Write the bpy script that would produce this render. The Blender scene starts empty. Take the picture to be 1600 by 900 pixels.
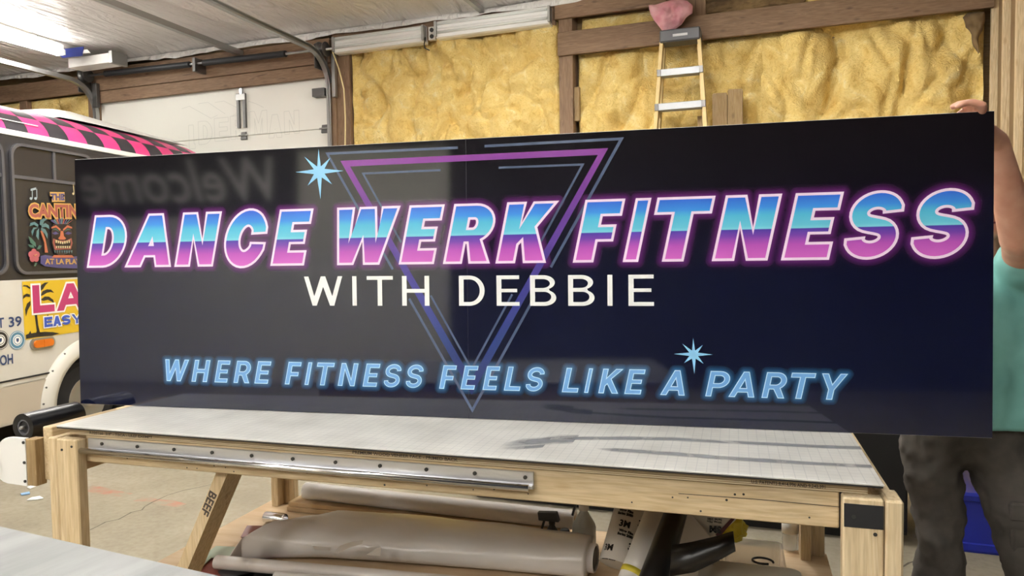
import bpy, bmesh, math, random
from mathutils import Vector, Matrix, noise
from mathutils.geometry import tessellate_polygon
random.seed(7)
scene = bpy.context.scene
COL = scene.collection
PI = math.pi
R = math.radians

# ------------------------------------------------------------------ camera
CAMZ = 1.57
F, CX, CY = 1130.0, 800.0, 450.0
YAW, PITCH, ROLL = R(20.0), R(2.667), R(0.8766)
fw = Vector((-math.sin(YAW)*math.cos(PITCH), math.cos(YAW)*math.cos(PITCH), -math.sin(PITCH)))
r0 = Vector((math.cos(YAW), math.sin(YAW), 0)); u0 = r0.cross(fw)
rt = r0*math.cos(ROLL) - u0*math.sin(ROLL); up = u0*math.cos(ROLL) + r0*math.sin(ROLL)
CAM = Vector((0, 0, CAMZ))
cd = bpy.data.cameras.new('camera'); cam = bpy.data.objects.new('camera', cd); COL.objects.link(cam)
cd.sensor_fit = 'HORIZONTAL'; cd.sensor_width = 36.0; cd.lens = 36.0*F/1600.0; cd.clip_start = 0.05
m3 = Matrix((rt, up, -fw)).transposed()
cam.matrix_world = Matrix.Translation(CAM) @ m3.to_4x4()
scene.camera = cam

# ------------------------------------------------------------------ view, world
vs = scene.view_settings
vs.view_transform = 'Standard'; vs.look = 'None'; vs.gamma = 1.0; vs.use_curve_mapping = False
vs.exposure = 1.05
world = bpy.data.worlds.new('world'); scene.world = world; world.use_nodes = True
world.node_tree.nodes['Background'].inputs['Color'].default_value = (1.0, 0.97, 0.92, 1)
world.node_tree.nodes['Background'].inputs['Strength'].default_value = 0.10
LAMP = 74.0            # strength of the fluorescent tubes

# ------------------------------------------------------------------ pixel helpers (a pixel gives a direction, a surface gives the distance)
def ray(x, y): return fw*F + rt*(x-CX) - up*(y-CY)
def onz(x, y, z): d = ray(x, y); return CAM + d*((z-CAMZ)/d.z)
def onY(x, y, Y): d = ray(x, y); return CAM + d*(Y/d.y)
def onplane(x, y, p, n): d = ray(x, y); return CAM + d*((p-CAM).dot(n)/d.dot(n))

# ------------------------------------------------------------------ material helpers
def srgb(h):
    h = h.lstrip('#'); c = [int(h[i:i+2], 16)/255 for i in (0, 2, 4)]
    return tuple(((v/12.92) if v <= .04045 else ((v+.055)/1.055)**2.4) for v in c) + (1,)
MATS = {}
def base(name, color='#888888', rough=.5, metal=0.0, **kw):
    m = bpy.data.materials.new(name); m.use_nodes = True
    b = m.node_tree.nodes['Principled BSDF']
    b.inputs['Base Color'].default_value = srgb(color) if isinstance(color, str) else color
    b.inputs['Roughness'].default_value = rough; b.inputs['Metallic'].default_value = metal
    for k, v in kw.items(): b.inputs[k].default_value = v
    MATS[name] = m
    return m, m.node_tree, b
def nd(nt, t, **kw):
    n = nt.nodes.new(t)
    for k, v in kw.items():
        if k in n.inputs.keys(): n.inputs[k].default_value = v
        else: setattr(n, k, v)
    return n
def ramp(nt, stops):
    n = nt.nodes.new('ShaderNodeValToRGB'); e = n.color_ramp.elements
    while len(e) < len(stops): e.new(.5)
    for el, (p, c) in zip(e, stops): el.position = p; el.color = srgb(c) if isinstance(c, str) else c
    return n
def coords(nt, scale=(1, 1, 1), rnd=True):
    tc = nd(nt, 'ShaderNodeTexCoord'); mp = nd(nt, 'ShaderNodeMapping'); mp.inputs['Scale'].default_value = scale
    nt.links.new(tc.outputs['Object'], mp.inputs['Vector'])
    if rnd:
        oi = nd(nt, 'ShaderNodeObjectInfo'); vm = nd(nt, 'ShaderNodeVectorMath', operation='SCALE')
        vm.inputs[0].default_value = (13.1, 7.7, 9.3)
        nt.links.new(oi.outputs['Random'], vm.inputs['Scale']); nt.links.new(vm.outputs[0], mp.inputs['Location'])
    return mp.outputs['Vector']
def bump(nt, b, src, strength=.3, dist=.01):
    bp = nd(nt, 'ShaderNodeBump'); bp.inputs['Strength'].default_value = strength; bp.inputs['Distance'].default_value = dist
    nt.links.new(src, bp.inputs['Height']); nt.links.new(bp.outputs['Normal'], b.inputs['Normal'])
def noisy(name, c1, c2, scale=8, detail=6, rough=.6, bmp=0, bdist=.005, stretch=(1, 1, 1), metal=0, lo=.35, hi=.65, **kw):
    m, nt, b = base(name, c1, rough, metal, **kw)
    v = coords(nt, stretch)
    n = nd(nt, 'ShaderNodeTexNoise'); n.inputs['Scale'].default_value = scale; n.inputs['Detail'].default_value = detail
    nt.links.new(v, n.inputs['Vector'])
    r = ramp(nt, [(lo, c1), (hi, c2)]); nt.links.new(n.outputs['Fac'], r.inputs['Fac']); nt.links.new(r.outputs['Color'], b.inputs['Base Color'])
    if bmp: bump(nt, b, n.outputs['Fac'], bmp, bdist)
    return m
def wood(name, c1, c2, cdark, axis, rough=.62):
    m, nt, b = base(name, c1, rough)
    st = [14, 14, 14]; st[axis] = 1.1
    v = coords(nt, tuple(st))
    n = nd(nt, 'ShaderNodeTexNoise'); n.inputs['Scale'].default_value = 2.2; n.inputs['Detail'].default_value = 5; n.inputs['Distortion'].default_value = 1.2
    nt.links.new(v, n.inputs['Vector'])
    r = ramp(nt, [(.32, c1), (.52, c2), (.60, c1), (.72, cdark)]); nt.links.new(n.outputs['Fac'], r.inputs['Fac'])
    # fine rings
    w = nd(nt, 'ShaderNodeTexNoise'); w.inputs['Scale'].default_value = 9; w.inputs['Detail'].default_value = 2
    nt.links.new(v, w.inputs['Vector'])
    # knots
    st2 = [9, 9, 9]; st2[axis] = 4.0
    v2 = coords(nt, tuple(st2)); vo = nd(nt, 'ShaderNodeTexVoronoi'); vo.inputs['Scale'].default_value = 1.0
    nt.links.new(v2, vo.inputs['Vector'])
    kr = ramp(nt, [(.05, (1, 1, 1, 1)), (.15, (0, 0, 0, 1))]); nt.links.new(vo.outputs['Distance'], kr.inputs['Fac'])
    mx = nd(nt, 'ShaderNodeMix', data_type='RGBA'); mx.inputs['B'].default_value = srgb(cdark) if isinstance(cdark, str) else cdark
    sc = nd(nt, 'ShaderNodeMath', operation='MULTIPLY'); sc.inputs[1].default_value = .75
    nt.links.new(kr.outputs['Color'], sc.inputs[0]); nt.links.new(sc.outputs[0], mx.inputs['Factor'])
    mv = nd(nt, 'ShaderNodeMix', data_type='RGBA', blend_type='MULTIPLY'); mv.inputs['Factor'].default_value = .35
    r2 = ramp(nt, [(.35, '#b8a890'), (.6, '#ffffff')]); nt.links.new(w.outputs['Fac'], r2.inputs['Fac'])
    nt.links.new(r.outputs['Color'], mv.inputs['A']); nt.links.new(r2.outputs['Color'], mv.inputs['B'])
    nt.links.new(mv.outputs['Result'], mx.inputs['A']); nt.links.new(mx.outputs['Result'], b.inputs['Base Color'])
    bump(nt, b, n.outputs['Fac'], .15, .003)
    return m
PINE = [wood('pine_%d' % a, '#d6c29e', '#cbb48c', '#a98a62', a) for a in range(3)]
PALE = [wood('pale_pine_%d' % a, '#ddcba8', '#d3bd96', '#b59870', a) for a in range(3)]
DARKW = [wood('brown_lumber_%d' % a, '#8f755c', '#80664e', '#5d4837', a, .7) for a in range(3)]
GREYW = [wood('weathered_%d' % a, '#a38b66', '#92784f', '#6c563a', a, .75) for a in range(3)]
def plain(name, color, rough=.5, metal=0, **kw): return base(name, color, rough, metal, **kw)[0]
plain('white_paint', '#e8e7e2', .45); plain('door_white', '#e3e2d8', .5); plain('black_plastic', '#202124', .45)
plain('black_vinyl', '#151516', .33); plain('steel', '#b9bbbd', .3, 1.0); plain('steel_dark', '#6d6c6a', .45, .9)
plain('galv', '#a9a9a6', .42, .85); plain('chrome', '#e8e8ea', .12, 1.0); plain('alu', '#d6d7da', .35, .9)
plain('screw', '#4a4a48', .4, .8); plain('white_edge', '#e4e2e0', .5); plain('ink', '#4a4038', .8); plain('grey_cap', '#55565a', .5)
plain('fibreglass', '#d3b878', .45); plain('off_white', '#dcd8d0', .5)
noisy('concrete', '#b3a88f', '#a0947c', 2.2, 9, .85, .12, .01)
noisy('crack_dark', '#5a5345', '#4a4438', 9, 3, .9)
plain('faded_red', '#b8836e', .85)

# ------------------------------------------------------------------ mesh helpers
def new_obj(name, verts, faces, mat, parent=None, smooth=False, mats=None, idx=None):
    me = bpy.data.meshes.new(name); me.from_pydata([tuple(v) for v in verts], [], faces); me.update()
    for mm in (mats or [mat]): me.materials.append(MATS[mm] if isinstance(mm, str) else mm)
    if idx: me.polygons.foreach_set('material_index', idx)
    if smooth: me.polygons.foreach_set('use_smooth', [True]*len(me.polygons))
    o = bpy.data.objects.new(name, me); COL.objects.link(o)
    if parent: o.parent = parent
    return o
def bm_obj(name, bm, mat, parent=None, smooth=False):
    me = bpy.data.meshes.new(name); bm.normal_update(); bm.to_mesh(me); bm.free()
    for mm in (mat if isinstance(mat, list) else [mat]): me.materials.append(MATS[mm] if isinstance(mm, str) else mm)
    if smooth: me.polygons.foreach_set('use_smooth', [True]*len(me.polygons))
    o = bpy.data.objects.new(name, me); COL.objects.link(o)
    if parent: o.parent = parent
    return o
def box(name, x0, x1, y0, y1, z0, z1, mat, parent=None, bev=.002):
    bm = bmesh.new()
    c = Vector(((x0+x1)/2, (y0+y1)/2, (z0+z1)/2))
    bmesh.ops.create_cube(bm, size=1.0)
    for v in bm.verts: v.co = Vector((v.co.x*(x1-x0), v.co.y*(y1-y0), v.co.z*(z1-z0))) + c
    if bev: bmesh.ops.bevel(bm, geom=list(bm.edges), offset=min(bev, .3*min(x1-x0, y1-y0, z1-z0)), segments=1, affect='EDGES')
    return bm_obj(name, bm, mat, parent)
def hexa(name, p, mat, parent=None):      # 8 corners: bottom ring then top ring
    return new_obj(name, p, [(0, 3, 2, 1), (4, 5, 6, 7), (0, 1, 5, 4), (1, 2, 6, 5), (2, 3, 7, 6), (3, 0, 4, 7)], mat, parent)
def beam(name, a, b, w, h, mat, parent=None, side=None):   # rectangular bar from a to b
    a, b = Vector(a), Vector(b); d = (b-a).normalized()
    s = Vector(side) if side else (d.cross(Vector((0, 0, 1))) if abs(d.z) < .95 else Vector((1, 0, 0)))
    s = (s - d*s.dot(d)).normalized(); t = d.cross(s)
    q = [s*(-w/2)-t*(h/2), s*(w/2)-t*(h/2), s*(w/2)+t*(h/2), s*(-w/2)+t*(h/2)]
    return hexa(name, [a+v for v in q]+[b+v for v in q], mat, parent)
def tube(name, pts, rad, mat, parent=None, seg=16, cap=True, smooth=True):
    pts = [Vector(p) for p in pts]; n = len(pts); rads = rad if isinstance(rad, (list, tuple)) else [rad]*n
    V, Fc = [], []; prev = None
    for i, p in enumerate(pts):
        d = (pts[min(i+1, n-1)] - pts[max(i-1, 0)]).normalized()
        if prev is None: s = d.orthogonal().normalized()
        else: s = (prev - d*prev.dot(d)).normalized()
        prev = s; t = d.cross(s)
        for k in range(seg):
            a = 2*PI*k/seg; V.append(p + (s*math.cos(a)+t*math.sin(a))*rads[i])
    for i in range(n-1):
        for k in range(seg):
            Fc.append((i*seg+k, i*seg+(k+1) % seg, (i+1)*seg+(k+1) % seg, (i+1)*seg+k))
    if cap: Fc.append(tuple(range(seg))[::-1]); Fc.append(tuple((n-1)*seg+k for k in range(seg)))
    o = new_obj(name, V, Fc, mat, parent)
    if smooth: o.data.polygons.foreach_set('use_smooth', [len(f.vertices) == 4 for f in o.data.polygons])
    return o
def lathe(name, prof, mat, parent=None, loc=(0, 0, 0), seg=24):    # prof: (r, z)
    V, Fc = [], []; L = Vector(loc)
    for r_, z in prof:
        for k in range(seg): a = 2*PI*k/seg; V.append(L + Vector((r_*math.cos(a), r_*math.sin(a), z)))
    for i in range(len(prof)-1):
        for k in range(seg): Fc.append((i*seg+k, i*seg+(k+1) % seg, (i+1)*seg+(k+1) % seg, (i+1)*seg+k))
    Fc.append(tuple(range(seg))[::-1]); Fc.append(tuple((len(prof)-1)*seg+k for k in range(seg)))
    return new_obj(name, V, Fc, mat, parent, smooth=True)
def grid(name, fn, nu, nv, mat, parent=None, smooth=True):       # fn(u,v) in 0..1
    V = [fn(i/nu, j/nv) for j in range(nv+1) for i in range(nu+1)]
    Fc = [(j*(nu+1)+i, j*(nu+1)+i+1, (j+1)*(nu+1)+i+1, (j+1)*(nu+1)+i) for j in range(nv) for i in range(nu)]
    return new_obj(name, V, Fc, mat, parent, smooth)
def empty(name, loc=(0, 0, 0), rot=(0, 0, 0)):
    o = bpy.data.objects.new(name, None); COL.objects.link(o); o.location = loc; o.rotation_euler = rot; o.empty_display_size = .1
    return o
def tag(o, label, cat, group=None, kind=None):
    o['label'] = label; o['category'] = cat
    if group: o['group'] = group
    if kind: o['kind'] = kind
    return o
def struct(o): o['kind'] = 'structure'; return o
def mod(o, t, **kw):
    m = o.modifiers.new(t.lower(), t)
    for k, v in kw.items(): setattr(m, k, v)
    return m
def nz(p, s=1.0): return noise.noise(Vector(p)*s)
def fbm(p, s=1.0, o=4):
    v, a = 0, 1.0
    for i in range(o): v += a*noise.noise(Vector(p)*s + Vector((i*7.3, i*3.1, 0))); s *= 2.1; a *= .5
    return v

# flat 2-D polygons on a plane: to3(u, v, layer) -> local point
def area(c): return sum(c[i][0]*c[(i+1) % len(c)][1]-c[(i+1) % len(c)][0]*c[i][1] for i in range(len(c)))/2
def offset_poly(c, d):            # outward for a counter-clockwise contour; round joins
    out = []; n = len(c)
    for i in range(n):
        p0, p, p1 = Vector(c[i-1]), Vector(c[i]), Vector(c[(i+1) % n])
        a, b = (p-p0), (p1-p)
        if a.length < 1e-9 or b.length < 1e-9: continue
        a.normalize(); b.normalize()
        na, nb = Vector((a.y, -a.x)), Vector((b.y, -b.x))
        cr = a.x*b.y-a.y*b.x; ang = math.atan2(cr, a.dot(b))
        if (ang*d > .35):         # convex: arc
            st = max(2, int(abs(ang)/.5))
            for k in range(st+1):
                t = ang*k/st; out.append((p.x+d*(na.x*math.cos(t)-na.y*math.sin(t)), p.y+d*(na.x*math.sin(t)+na.y*math.cos(t))))
        else:
            m_ = (na+nb); l = m_.length
            if l < .3: out.append((p.x+nb.x*d, p.y+nb.y*d)); continue
            m_ /= l; k = d/max(.35, m_.dot(na)); out.append((p.x+m_.x*k, p.y+m_.y*k))
    return out
def orient(cs):                   # first contour CCW, holes CW
    return [(c if area(c) > 0 else c[::-1]) if i == 0 else (c if area(c) < 0 else c[::-1]) for i, c in enumerate(cs)]
def grown(cs, d):
    res = []
    for i, c in enumerate(cs):
        q = offset_poly(c, d)
        if i and area(q) > -1e-6: continue
        res.append(q)
    return res
def flat(name, shapes, to3, mat, parent=None, layer=0):
    """shapes: list of contour lists (outer, holes...)"""
    V, Fc = [], []
    for cs in shapes:
        b0 = len(V); pl = [[Vector((x, y, 0)) for x, y in c] for c in cs]
        for c in cs:
            for x, y in c: V.append(to3(x, y, layer))
        for t in tessellate_polygon(pl): Fc.append((b0+t[0], b0+t[1], b0+t[2]))
    o = new_obj(name, V, Fc, mat, parent)
    return o
def fade_to(contours, d, P):
    """1 at the outlines, falling to 0 at distance d: soft printed glow round lettering"""
    import numpy as np
    A = np.array([c[k] for c in contours for k in range(len(c))]); B = np.array([c[(k+1) % len(c)] for c in contours for k in range(len(c))])
    D = np.full(len(P), 1e9); AB = B-A; L2 = (AB**2).sum(1)+1e-12
    for k in range(len(A)):
        m_ = np.where((P[:, 0] > min(A[k, 0], B[k, 0])-d) & (P[:, 0] < max(A[k, 0], B[k, 0])+d) & (P[:, 1] > min(A[k, 1], B[k, 1])-d) & (P[:, 1] < max(A[k, 1], B[k, 1])+d))[0]
        q = P[m_]-A[k]; t = np.clip((q @ AB[k])/L2[k], 0, 1); D[m_] = np.minimum(D[m_], np.hypot(*(q-t[:, None]*AB[k]).T))
    return np.clip(1-D/d, 0, 1)

# stroke of a centre line -> closed polygon
def stroke(path, w):
    n = len(path); L, Rr = [], []
    for i in range(n):
        p = Vector(path[i]); d = Vector(path[min(i+1, n-1)])-Vector(path[max(i-1, 0)])
        d.normalize(); nn = Vector((-d.y, d.x)); wi = (w[i] if isinstance(w, list) else w)/2
        if 0 < i < n-1:
            a = (p-Vector(path[i-1])).normalized(); k = max(.4, nn.dot(Vector((-a.y, a.x)))); wi /= k
        L.append(tuple(p+nn*wi)); Rr.append(tuple(p-nn*wi))
    return L + Rr[::-1]
def arc(cx, cy, rx, ry, a0, a1, n=14):
    return [(cx+rx*math.cos(R(a0+(a1-a0)*i/n)), cy+ry*math.sin(R(a0+(a1-a0)*i/n))) for i in range(n+1)]
def glyph(ch, w, t, h):
    if ch == 'I': return [[(0, 0), (w, 0), (w, 1), (0, 1)]]
    if ch == 'E':
        m0, m1 = .5-h*.42, .5+h*.48
        return [[(0, 0), (w, 0), (w, h), (t, h), (t, m0), (w*.9, m0), (w*.9, m1), (t, m1), (t, 1-h), (w*.99, 1-h), (w*.99, 1), (0, 1)]]
    if ch == 'F':
        m0, m1 = .46-h*.5, .46+h*.5
        return [[(0, 0), (t, 0), (t, m0), (w*.9, m0), (w*.9, m1), (t, m1), (t, 1-h), (w, 1-h), (w, 1), (0, 1)]]
    if ch == 'L': return [[(0, 0), (w, 0), (w, h), (t, h), (t, 1), (0, 1)]]
    if ch == 'T': return [[(w/2-t/2, 0), (w/2+t/2, 0), (w/2+t/2, 1-h), (w, 1-h), (w, 1), (0, 1), (0, 1-h), (w/2-t/2, 1-h)]]
    if ch == 'H': return [[(0, 0), (t, 0), (t, .5-h/2), (w-t, .5-h/2), (w-t, 0), (w, 0), (w, 1), (w-t, 1), (w-t, .5+h/2), (t, .5+h/2), (t, 1), (0, 1)]]
    if ch == 'N':
        k = .62 if t > .18 else .80
        return [[(0, 0), (t, 0), (t, k), (w-t, 0), (w, 0), (w, 1), (w-t, 1), (w-t, 1-k), (t, 1), (0, 1)]]
    if ch == 'A':
        a = t*1.1; tt = t*1.08; k = (w/2-a/2); c0 = .20; c1 = c0+h*.9; ya = min(.9, (w/2-tt)/k)
        return [[(0, 0), (tt, 0), (tt+k*c0, c0), (w-tt-k*c0, c0), (w-tt, 0), (w, 0), (w/2+a/2, 1), (w/2-a/2, 1)],
                [(tt+k*c1, c1), (w-tt-k*c1, c1), (w/2, ya)]]
    if ch == 'W':
        tt = t*1.02; bl, br = .265*w, .735*w; tm = tt*.5; q = .30 if t > .18 else .26
        return [[(0, 1), (bl-tt*.42, 0), (bl+tt*.52, 0), (w/2, 1-tt*(1.75 if t > .18 else 2.1)), (br-tt*.52, 0), (br+tt*.42, 0), (w, 1), (w-tt, 1), (br-.0*w, q+.06), (w/2+tm, 1), (w/2-tm, 1), (bl+.0*w, q+.06), (tt, 1)]]
    if ch == 'K':
        return [[(0, 0), (t, 0), (t, .30), (t+.10, .42), (w-t*1.2, 0), (w, 0), (t+.27 if t > .18 else t+.2, .60), (w*.99, 1), (w*.99-t*1.25, 1), (t, .56), (t, 1), (0, 1)]]
    if ch == 'Y':
        return [[(w/2-t/2, 0), (w/2+t/2, 0), (w/2+t/2, .38), (w, 1), (w-t*1.15, 1), (w/2, .53), (t*1.15, 1), (0, 1), (w/2-t/2, .38)]]
    if ch == 'D':
        r_ = w*.58; q = arc(w-r_, .5, r_, .5, -90, 90, 18); qi = arc(w-r_, .5, r_-t, .5-h, -90, 90, 16)
        return [[(0, 0)]+q+[(0, 1)], [(t, h)]+qi+[(t, 1-h)]]
    if ch == 'P':
        yb = .36; r_ = w*.5; cy = (1+yb)/2; ry = (1-yb)/2
        return [[(0, 0), (t, 0), (t, yb)]+arc(w-r_, cy, r_, ry, -90, 90)+[(0, 1)], [(t, yb+h)]+arc(w-r_, cy, r_-t, ry-h, -90, 90)+[(t, 1-h)]]
    if ch == 'R':
        yb = .36; r_ = w*.46; cy = (1+yb)/2; ry = (1-yb)/2; ww = w*.97
        b = arc(ww-r_, cy, r_, ry, -62, 90)
        return [[(0, 0), (t, 0), (t, yb), (w*.47, yb), (w-t*1.12, 0), (w, 0)]+b+[(0, 1)], [(t, yb+h)]+arc(ww-r_, cy, r_-t, ry-h, -90, 90)+[(t, 1-h)]]
    if ch == 'B':
        r_ = w*.46; m = .52; u_ = arc(w*.95-r_, (1+m)/2, r_, (1-m)/2, -60, 90); l_ = arc(w-r_, m/2, r_, m/2+.0, -90, 62)
        return [[(0, 0)]+l_+u_+[(0, 1)], [(t, h)]+arc(w-r_, (h+m-h*.5)/2, r_-t, (m-h*1.5)/2, -90, 90)+[(t, m-h*.5)],
                [(t, m+h*.5)]+arc(w*.95-r_, (m+h*.5+1-h)/2, r_-t, (1-m-h*1.5)/2, -90, 90)+[(t, 1-h)]]
    if ch == 'C':
        p = arc(w/2, .5, w/2-t/2, .5-h/2+.008, 17, 343, 34); p[0] = (p[1][0]+.002, p[0][1]); p[-1] = (p[-2][0]+.002, p[-1][1]); return [stroke(p, [t if (3 < i < 31) else t*.97 for i in range(35)])]
    if ch == 'S':
        b = .25-h/4+.004; a = w/2-t/2
        p = arc(w/2, .75-h/4, a, b, 10, 250, 24) + arc(w/2, .25+h/4, a, b, 70, -170, 24)
        for _ in range(3): p = [p[0]]+[((p[i-1][0]+2*p[i][0]+p[i+1][0])/4, (p[i-1][1]+2*p[i][1]+p[i+1][1])/4) for i in range(1, len(p)-1)]+[p[-1]]
        p[0] = (p[1][0]+.003, p[0][1]); p[-1] = (p[-2][0]-.003, p[-1][1])
        return [stroke(p, (t+h)/2*.90)]
    raise KeyError(ch)
def text3(name, body, size, mat, parent, M, bold=0.0, shear=0.0, space=1.0, width=None, wide=1.0):
    """flat lettering from the built-in font, laid in the plane given by M (x right, y up), width fits the whole line"""
    cu = bpy.data.curves.new(name, 'FONT'); cu.body = body; cu.size = size; cu.offset = bold; cu.shear = shear; cu.space_character = space; cu.resolution_u = 3
    tmp = bpy.data.objects.new(name, cu); COL.objects.link(tmp)
    dg = bpy.context.evaluated_depsgraph_get(); me = bpy.data.meshes.new_from_object(tmp.evaluated_get(dg)); bpy.data.objects.remove(tmp)
    xs = [v.co.x for v in me.vertices]; ys = [v.co.y for v in me.vertices]
    k = (width/(max(xs)-min(xs))) if width else wide; x0 = min(xs)
    for v in me.vertices: v.co = M @ Vector(((v.co.x-x0)*k, v.co.y, 0))
    me.materials.clear(); me.materials.append(MATS[mat]); me.name = name
    o = bpy.data.objects.new(name, me); COL.objects.link(o); o.parent = parent
    return o
def frame(o, x, y):              # matrix from origin and two axis vectors
    x = Vector(x).normalized(); y = Vector(y).normalized(); z = x.cross(y)
    M = Matrix((x, y, z)).transposed().to_4x4(); M.translation = Vector(o); return M

# ================================================================== SETTING
WY = 7.0            # back wall
CEIL = 4.10
XL, XR, YF = -11.0, 5.0, -6.0
# floor ------------------------------------------------------------
m, nt, b = base('concrete_floor', '#b3a88f', .82)
v = coords(nt, (1, 1, 1), False)
n1 = nd(nt, 'ShaderNodeTexNoise'); n1.inputs['Scale'].default_value = .9; n1.inputs['Detail'].default_value = 8; n1.inputs['Roughness'].default_value = .62
n2 = nd(nt, 'ShaderNodeTexNoise'); n2.inputs['Scale'].default_value = 28; n2.inputs['Detail'].default_value = 4
nt.links.new(v, n1.inputs['Vector']); nt.links.new(v, n2.inputs['Vector'])
rr = ramp(nt, [(.3, '#7b7363'), (.5, '#8f8775'), (.7, '#9f9786')]); nt.links.new(n1.outputs['Fac'], rr.inputs['Fac'])
rr2 = ramp(nt, [(.3, '#d8d2c4'), (.6, '#ffffff')]); nt.links.new(n2.outputs['Fac'], rr2.inputs['Fac'])
mm = nd(nt, 'ShaderNodeMix', data_type='RGBA', blend_type='MULTIPLY'); mm.inputs['Factor'].default_value = .45
nt.links.new(rr.outputs['Color'], mm.inputs['A']); nt.links.new(rr2.outputs['Color'], mm.inputs['B']); nt.links.new(mm.outputs['Result'], b.inputs['Base Color'])
bump(nt, b, n2.outputs['Fac'], .05, .003)
fl = struct(box('floor', XL, XR, YF, WY+.3, -.15, 0, 'concrete_floor', bev=0))
def ribbon(name, pts, w, mat, parent, z=.0015):
    ps = [(p.x, p.y) for p in pts]; ws = [w*random.uniform(.6, 1.3) for _ in ps]
    poly = stroke(ps, ws); n = len(ps)
    V = [(x, y, z) for x, y in poly]; Fc = [(i, i+1, 2*n-2-i, 2*n-1-i) for i in range(n-1)]
    return new_obj(name, V, Fc, mat, parent)
ck = [(139, 829), (152, 823), (165, 816), (185, 812), (205, 801), (222, 797), (226, 792), (238, 785), (262, 774), (285, 767), (310, 762), (331, 757)]
ribbon('floor_crack', [onz(x, y, 0) for x, y in ck], .010, 'crack_dark', fl)
ck2 = [(1406, 889), (1420, 880), (1434, 876), (1440, 866)]
ribbon('floor_crack', [onz(x, y, 0) for x, y in ck2], .010, 'crack_dark', fl)
m, nt, b = base('red_floor_paint', '#b07a66', .9)
v = coords(nt, (1, 1, 1), False); n1 = nd(nt, 'ShaderNodeTexNoise'); n1.inputs['Scale'].default_value = 9; n1.inputs['Detail'].default_value = 8
nt.links.new(v, n1.inputs['Vector']); rr = ramp(nt, [(.42, '#8f8775'), (.68, '#a5705d')]); nt.links.new(n1.outputs['Fac'], rr.inputs['Fac']); nt.links.new(rr.outputs['Color'], b.inputs['Base Color'])
ribbon('painted_line', [onz(x, y, 0) for x, y in [(134, 762), (150, 765), (175, 770), (200, 774)]], .09, 'red_floor_paint', fl, .001)
ribbon('painted_line', [onz(x, y, 0) for x, y in [(218, 779), (240, 782), (262, 786), (285, 790)]], .08, 'red_floor_paint', fl, .001)
plain('paper_white', '#eeeeea', .8); plain('paper_blue', '#8fb4d8', .7)
for pts, mt, lab in [([(42, 763), (52, 759), (60, 760), (47, 765)], 'paper_white', 'small white vinyl scrap on the concrete, the farthest of three'),
                     ([(32, 773), (46, 770), (47, 773), (34, 775)], 'paper_blue', 'small pale blue vinyl scrap on the concrete floor'),
                     ([(42, 783), (50, 779), (62, 777), (68, 780), (58, 782)], 'paper_white', 'curved white vinyl scrap on the concrete, nearest to the camera')]:
    P = [onz(x, y, 0) for x, y in pts]; n = len(P)
    o = new_obj('paper_scrap', [(p.x, p.y, .004) for p in P]+[(p.x, p.y, .010) for p in P], [tuple(range(n, 2*n))[::1], tuple(range(n))[::-1]]+[(i, (i+1) % n, n+(i+1) % n, n+i) for i in range(n)], mt)
    tag(o, lab, 'scrap', 'vinyl scraps on the floor')
# ceiling: wrinkled white plastic sheet ----------------------------
m, nt, b = base('poly_sheet', '#dad7d2', .38)
b.inputs['Specular IOR Level'].default_value = .5
v = coords(nt, (2.2, .55, 1), False); n1 = nd(nt, 'ShaderNodeTexNoise'); n1.inputs['Scale'].default_value = 3.5; n1.inputs['Detail'].default_value = 6; n1.inputs['Distortion'].default_value = 1.5
nt.links.new(v, n1.inputs['Vector']); bump(nt, b, n1.outputs['Fac'], .8, .09)
def ceilf(u, v):
    x = XL + u*(XR-XL); y = YF + v*(WY-.02-YF)
    z = CEIL + .035*fbm((x*.6, y*.35, 0), 1.0, 3) + .012*nz((x*2.3, y*.9, 3)) - .035*abs(math.sin(x*PI/2.44))**4*0
    d = WY-y
    if d < .35: z -= .05*(1-d/.35)**2
    return (x, y, z)
ce = struct(grid('ceiling', ceilf, 150, 120, 'poly_sheet'))
def hem(u, v):
    x = XL + u*(XR-XL); drop = .065 + .03*nz((x*1.7, 0, 0)) + .02*nz((x*5, 2, 0))
    y = WY-.03-.03*math.sin(v*2.2)-.02*nz((x*4, v, 1)); return (x, y-.05, CEIL-.04-drop*v)
grid('sheet_hem', hem, 200, 4, 'poly_sheet', ce)
struct(box('trim_1', XL, XR, YF, WY+.2, CEIL+.2, CEIL+.3, 'door_white', bev=0))      # roof deck above the sheet
# back wall ---------------------------------------------------------
wb = struct(box('wall_back', XL, XR, WY+.16, WY+.26, 0, CEIL+.25, GREYW[0], bev=0))
m, nt, b = base('fibre_yellow', '#e2bd5c', .95)
v = coords(nt, (1, 1, 1)); n1 = nd(nt, 'ShaderNodeTexNoise'); n1.inputs['Scale'].default_value = 5; n1.inputs['Detail'].default_value = 9; n1.inputs['Roughness'].default_value = .65; n1.inputs['Distortion'].default_value = 1.0
n2 = nd(nt, 'ShaderNodeTexNoise'); n2.inputs['Scale'].default_value = 17; n2.inputs['Detail'].default_value = 9; n2.inputs['Distortion'].default_value = 3.5
nt.links.new(v, n1.inputs['Vector']); nt.links.new(v, n2.inputs['Vector'])
rr = ramp(nt, [(.26, '#cb9c48'), (.40, '#eaca7a'), (.58, '#f3d98f'), (.74, '#f8eab8')]); nt.links.new(n1.outputs['Fac'], rr.inputs['Fac'])
rr2 = ramp(nt, [(.3, '#e6dcc0'), (.5, '#ffffff')]); nt.links.new(n2.outputs['Fac'], rr2.inputs['Fac'])
mm = nd(nt, 'ShaderNodeMix', data_type='RGBA', blend_type='MULTIPLY'); mm.inputs['Factor'].default_value = .75
nt.links.new(rr.outputs['Color'], mm.inputs['A']); nt.links.new(rr2.outputs['Color'], mm.inputs['B']); nt.links.new(mm.outputs['Result'], b.inputs['Base Color'])
bump(nt, b, n2.outputs['Fac'], .62, .035)
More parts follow.
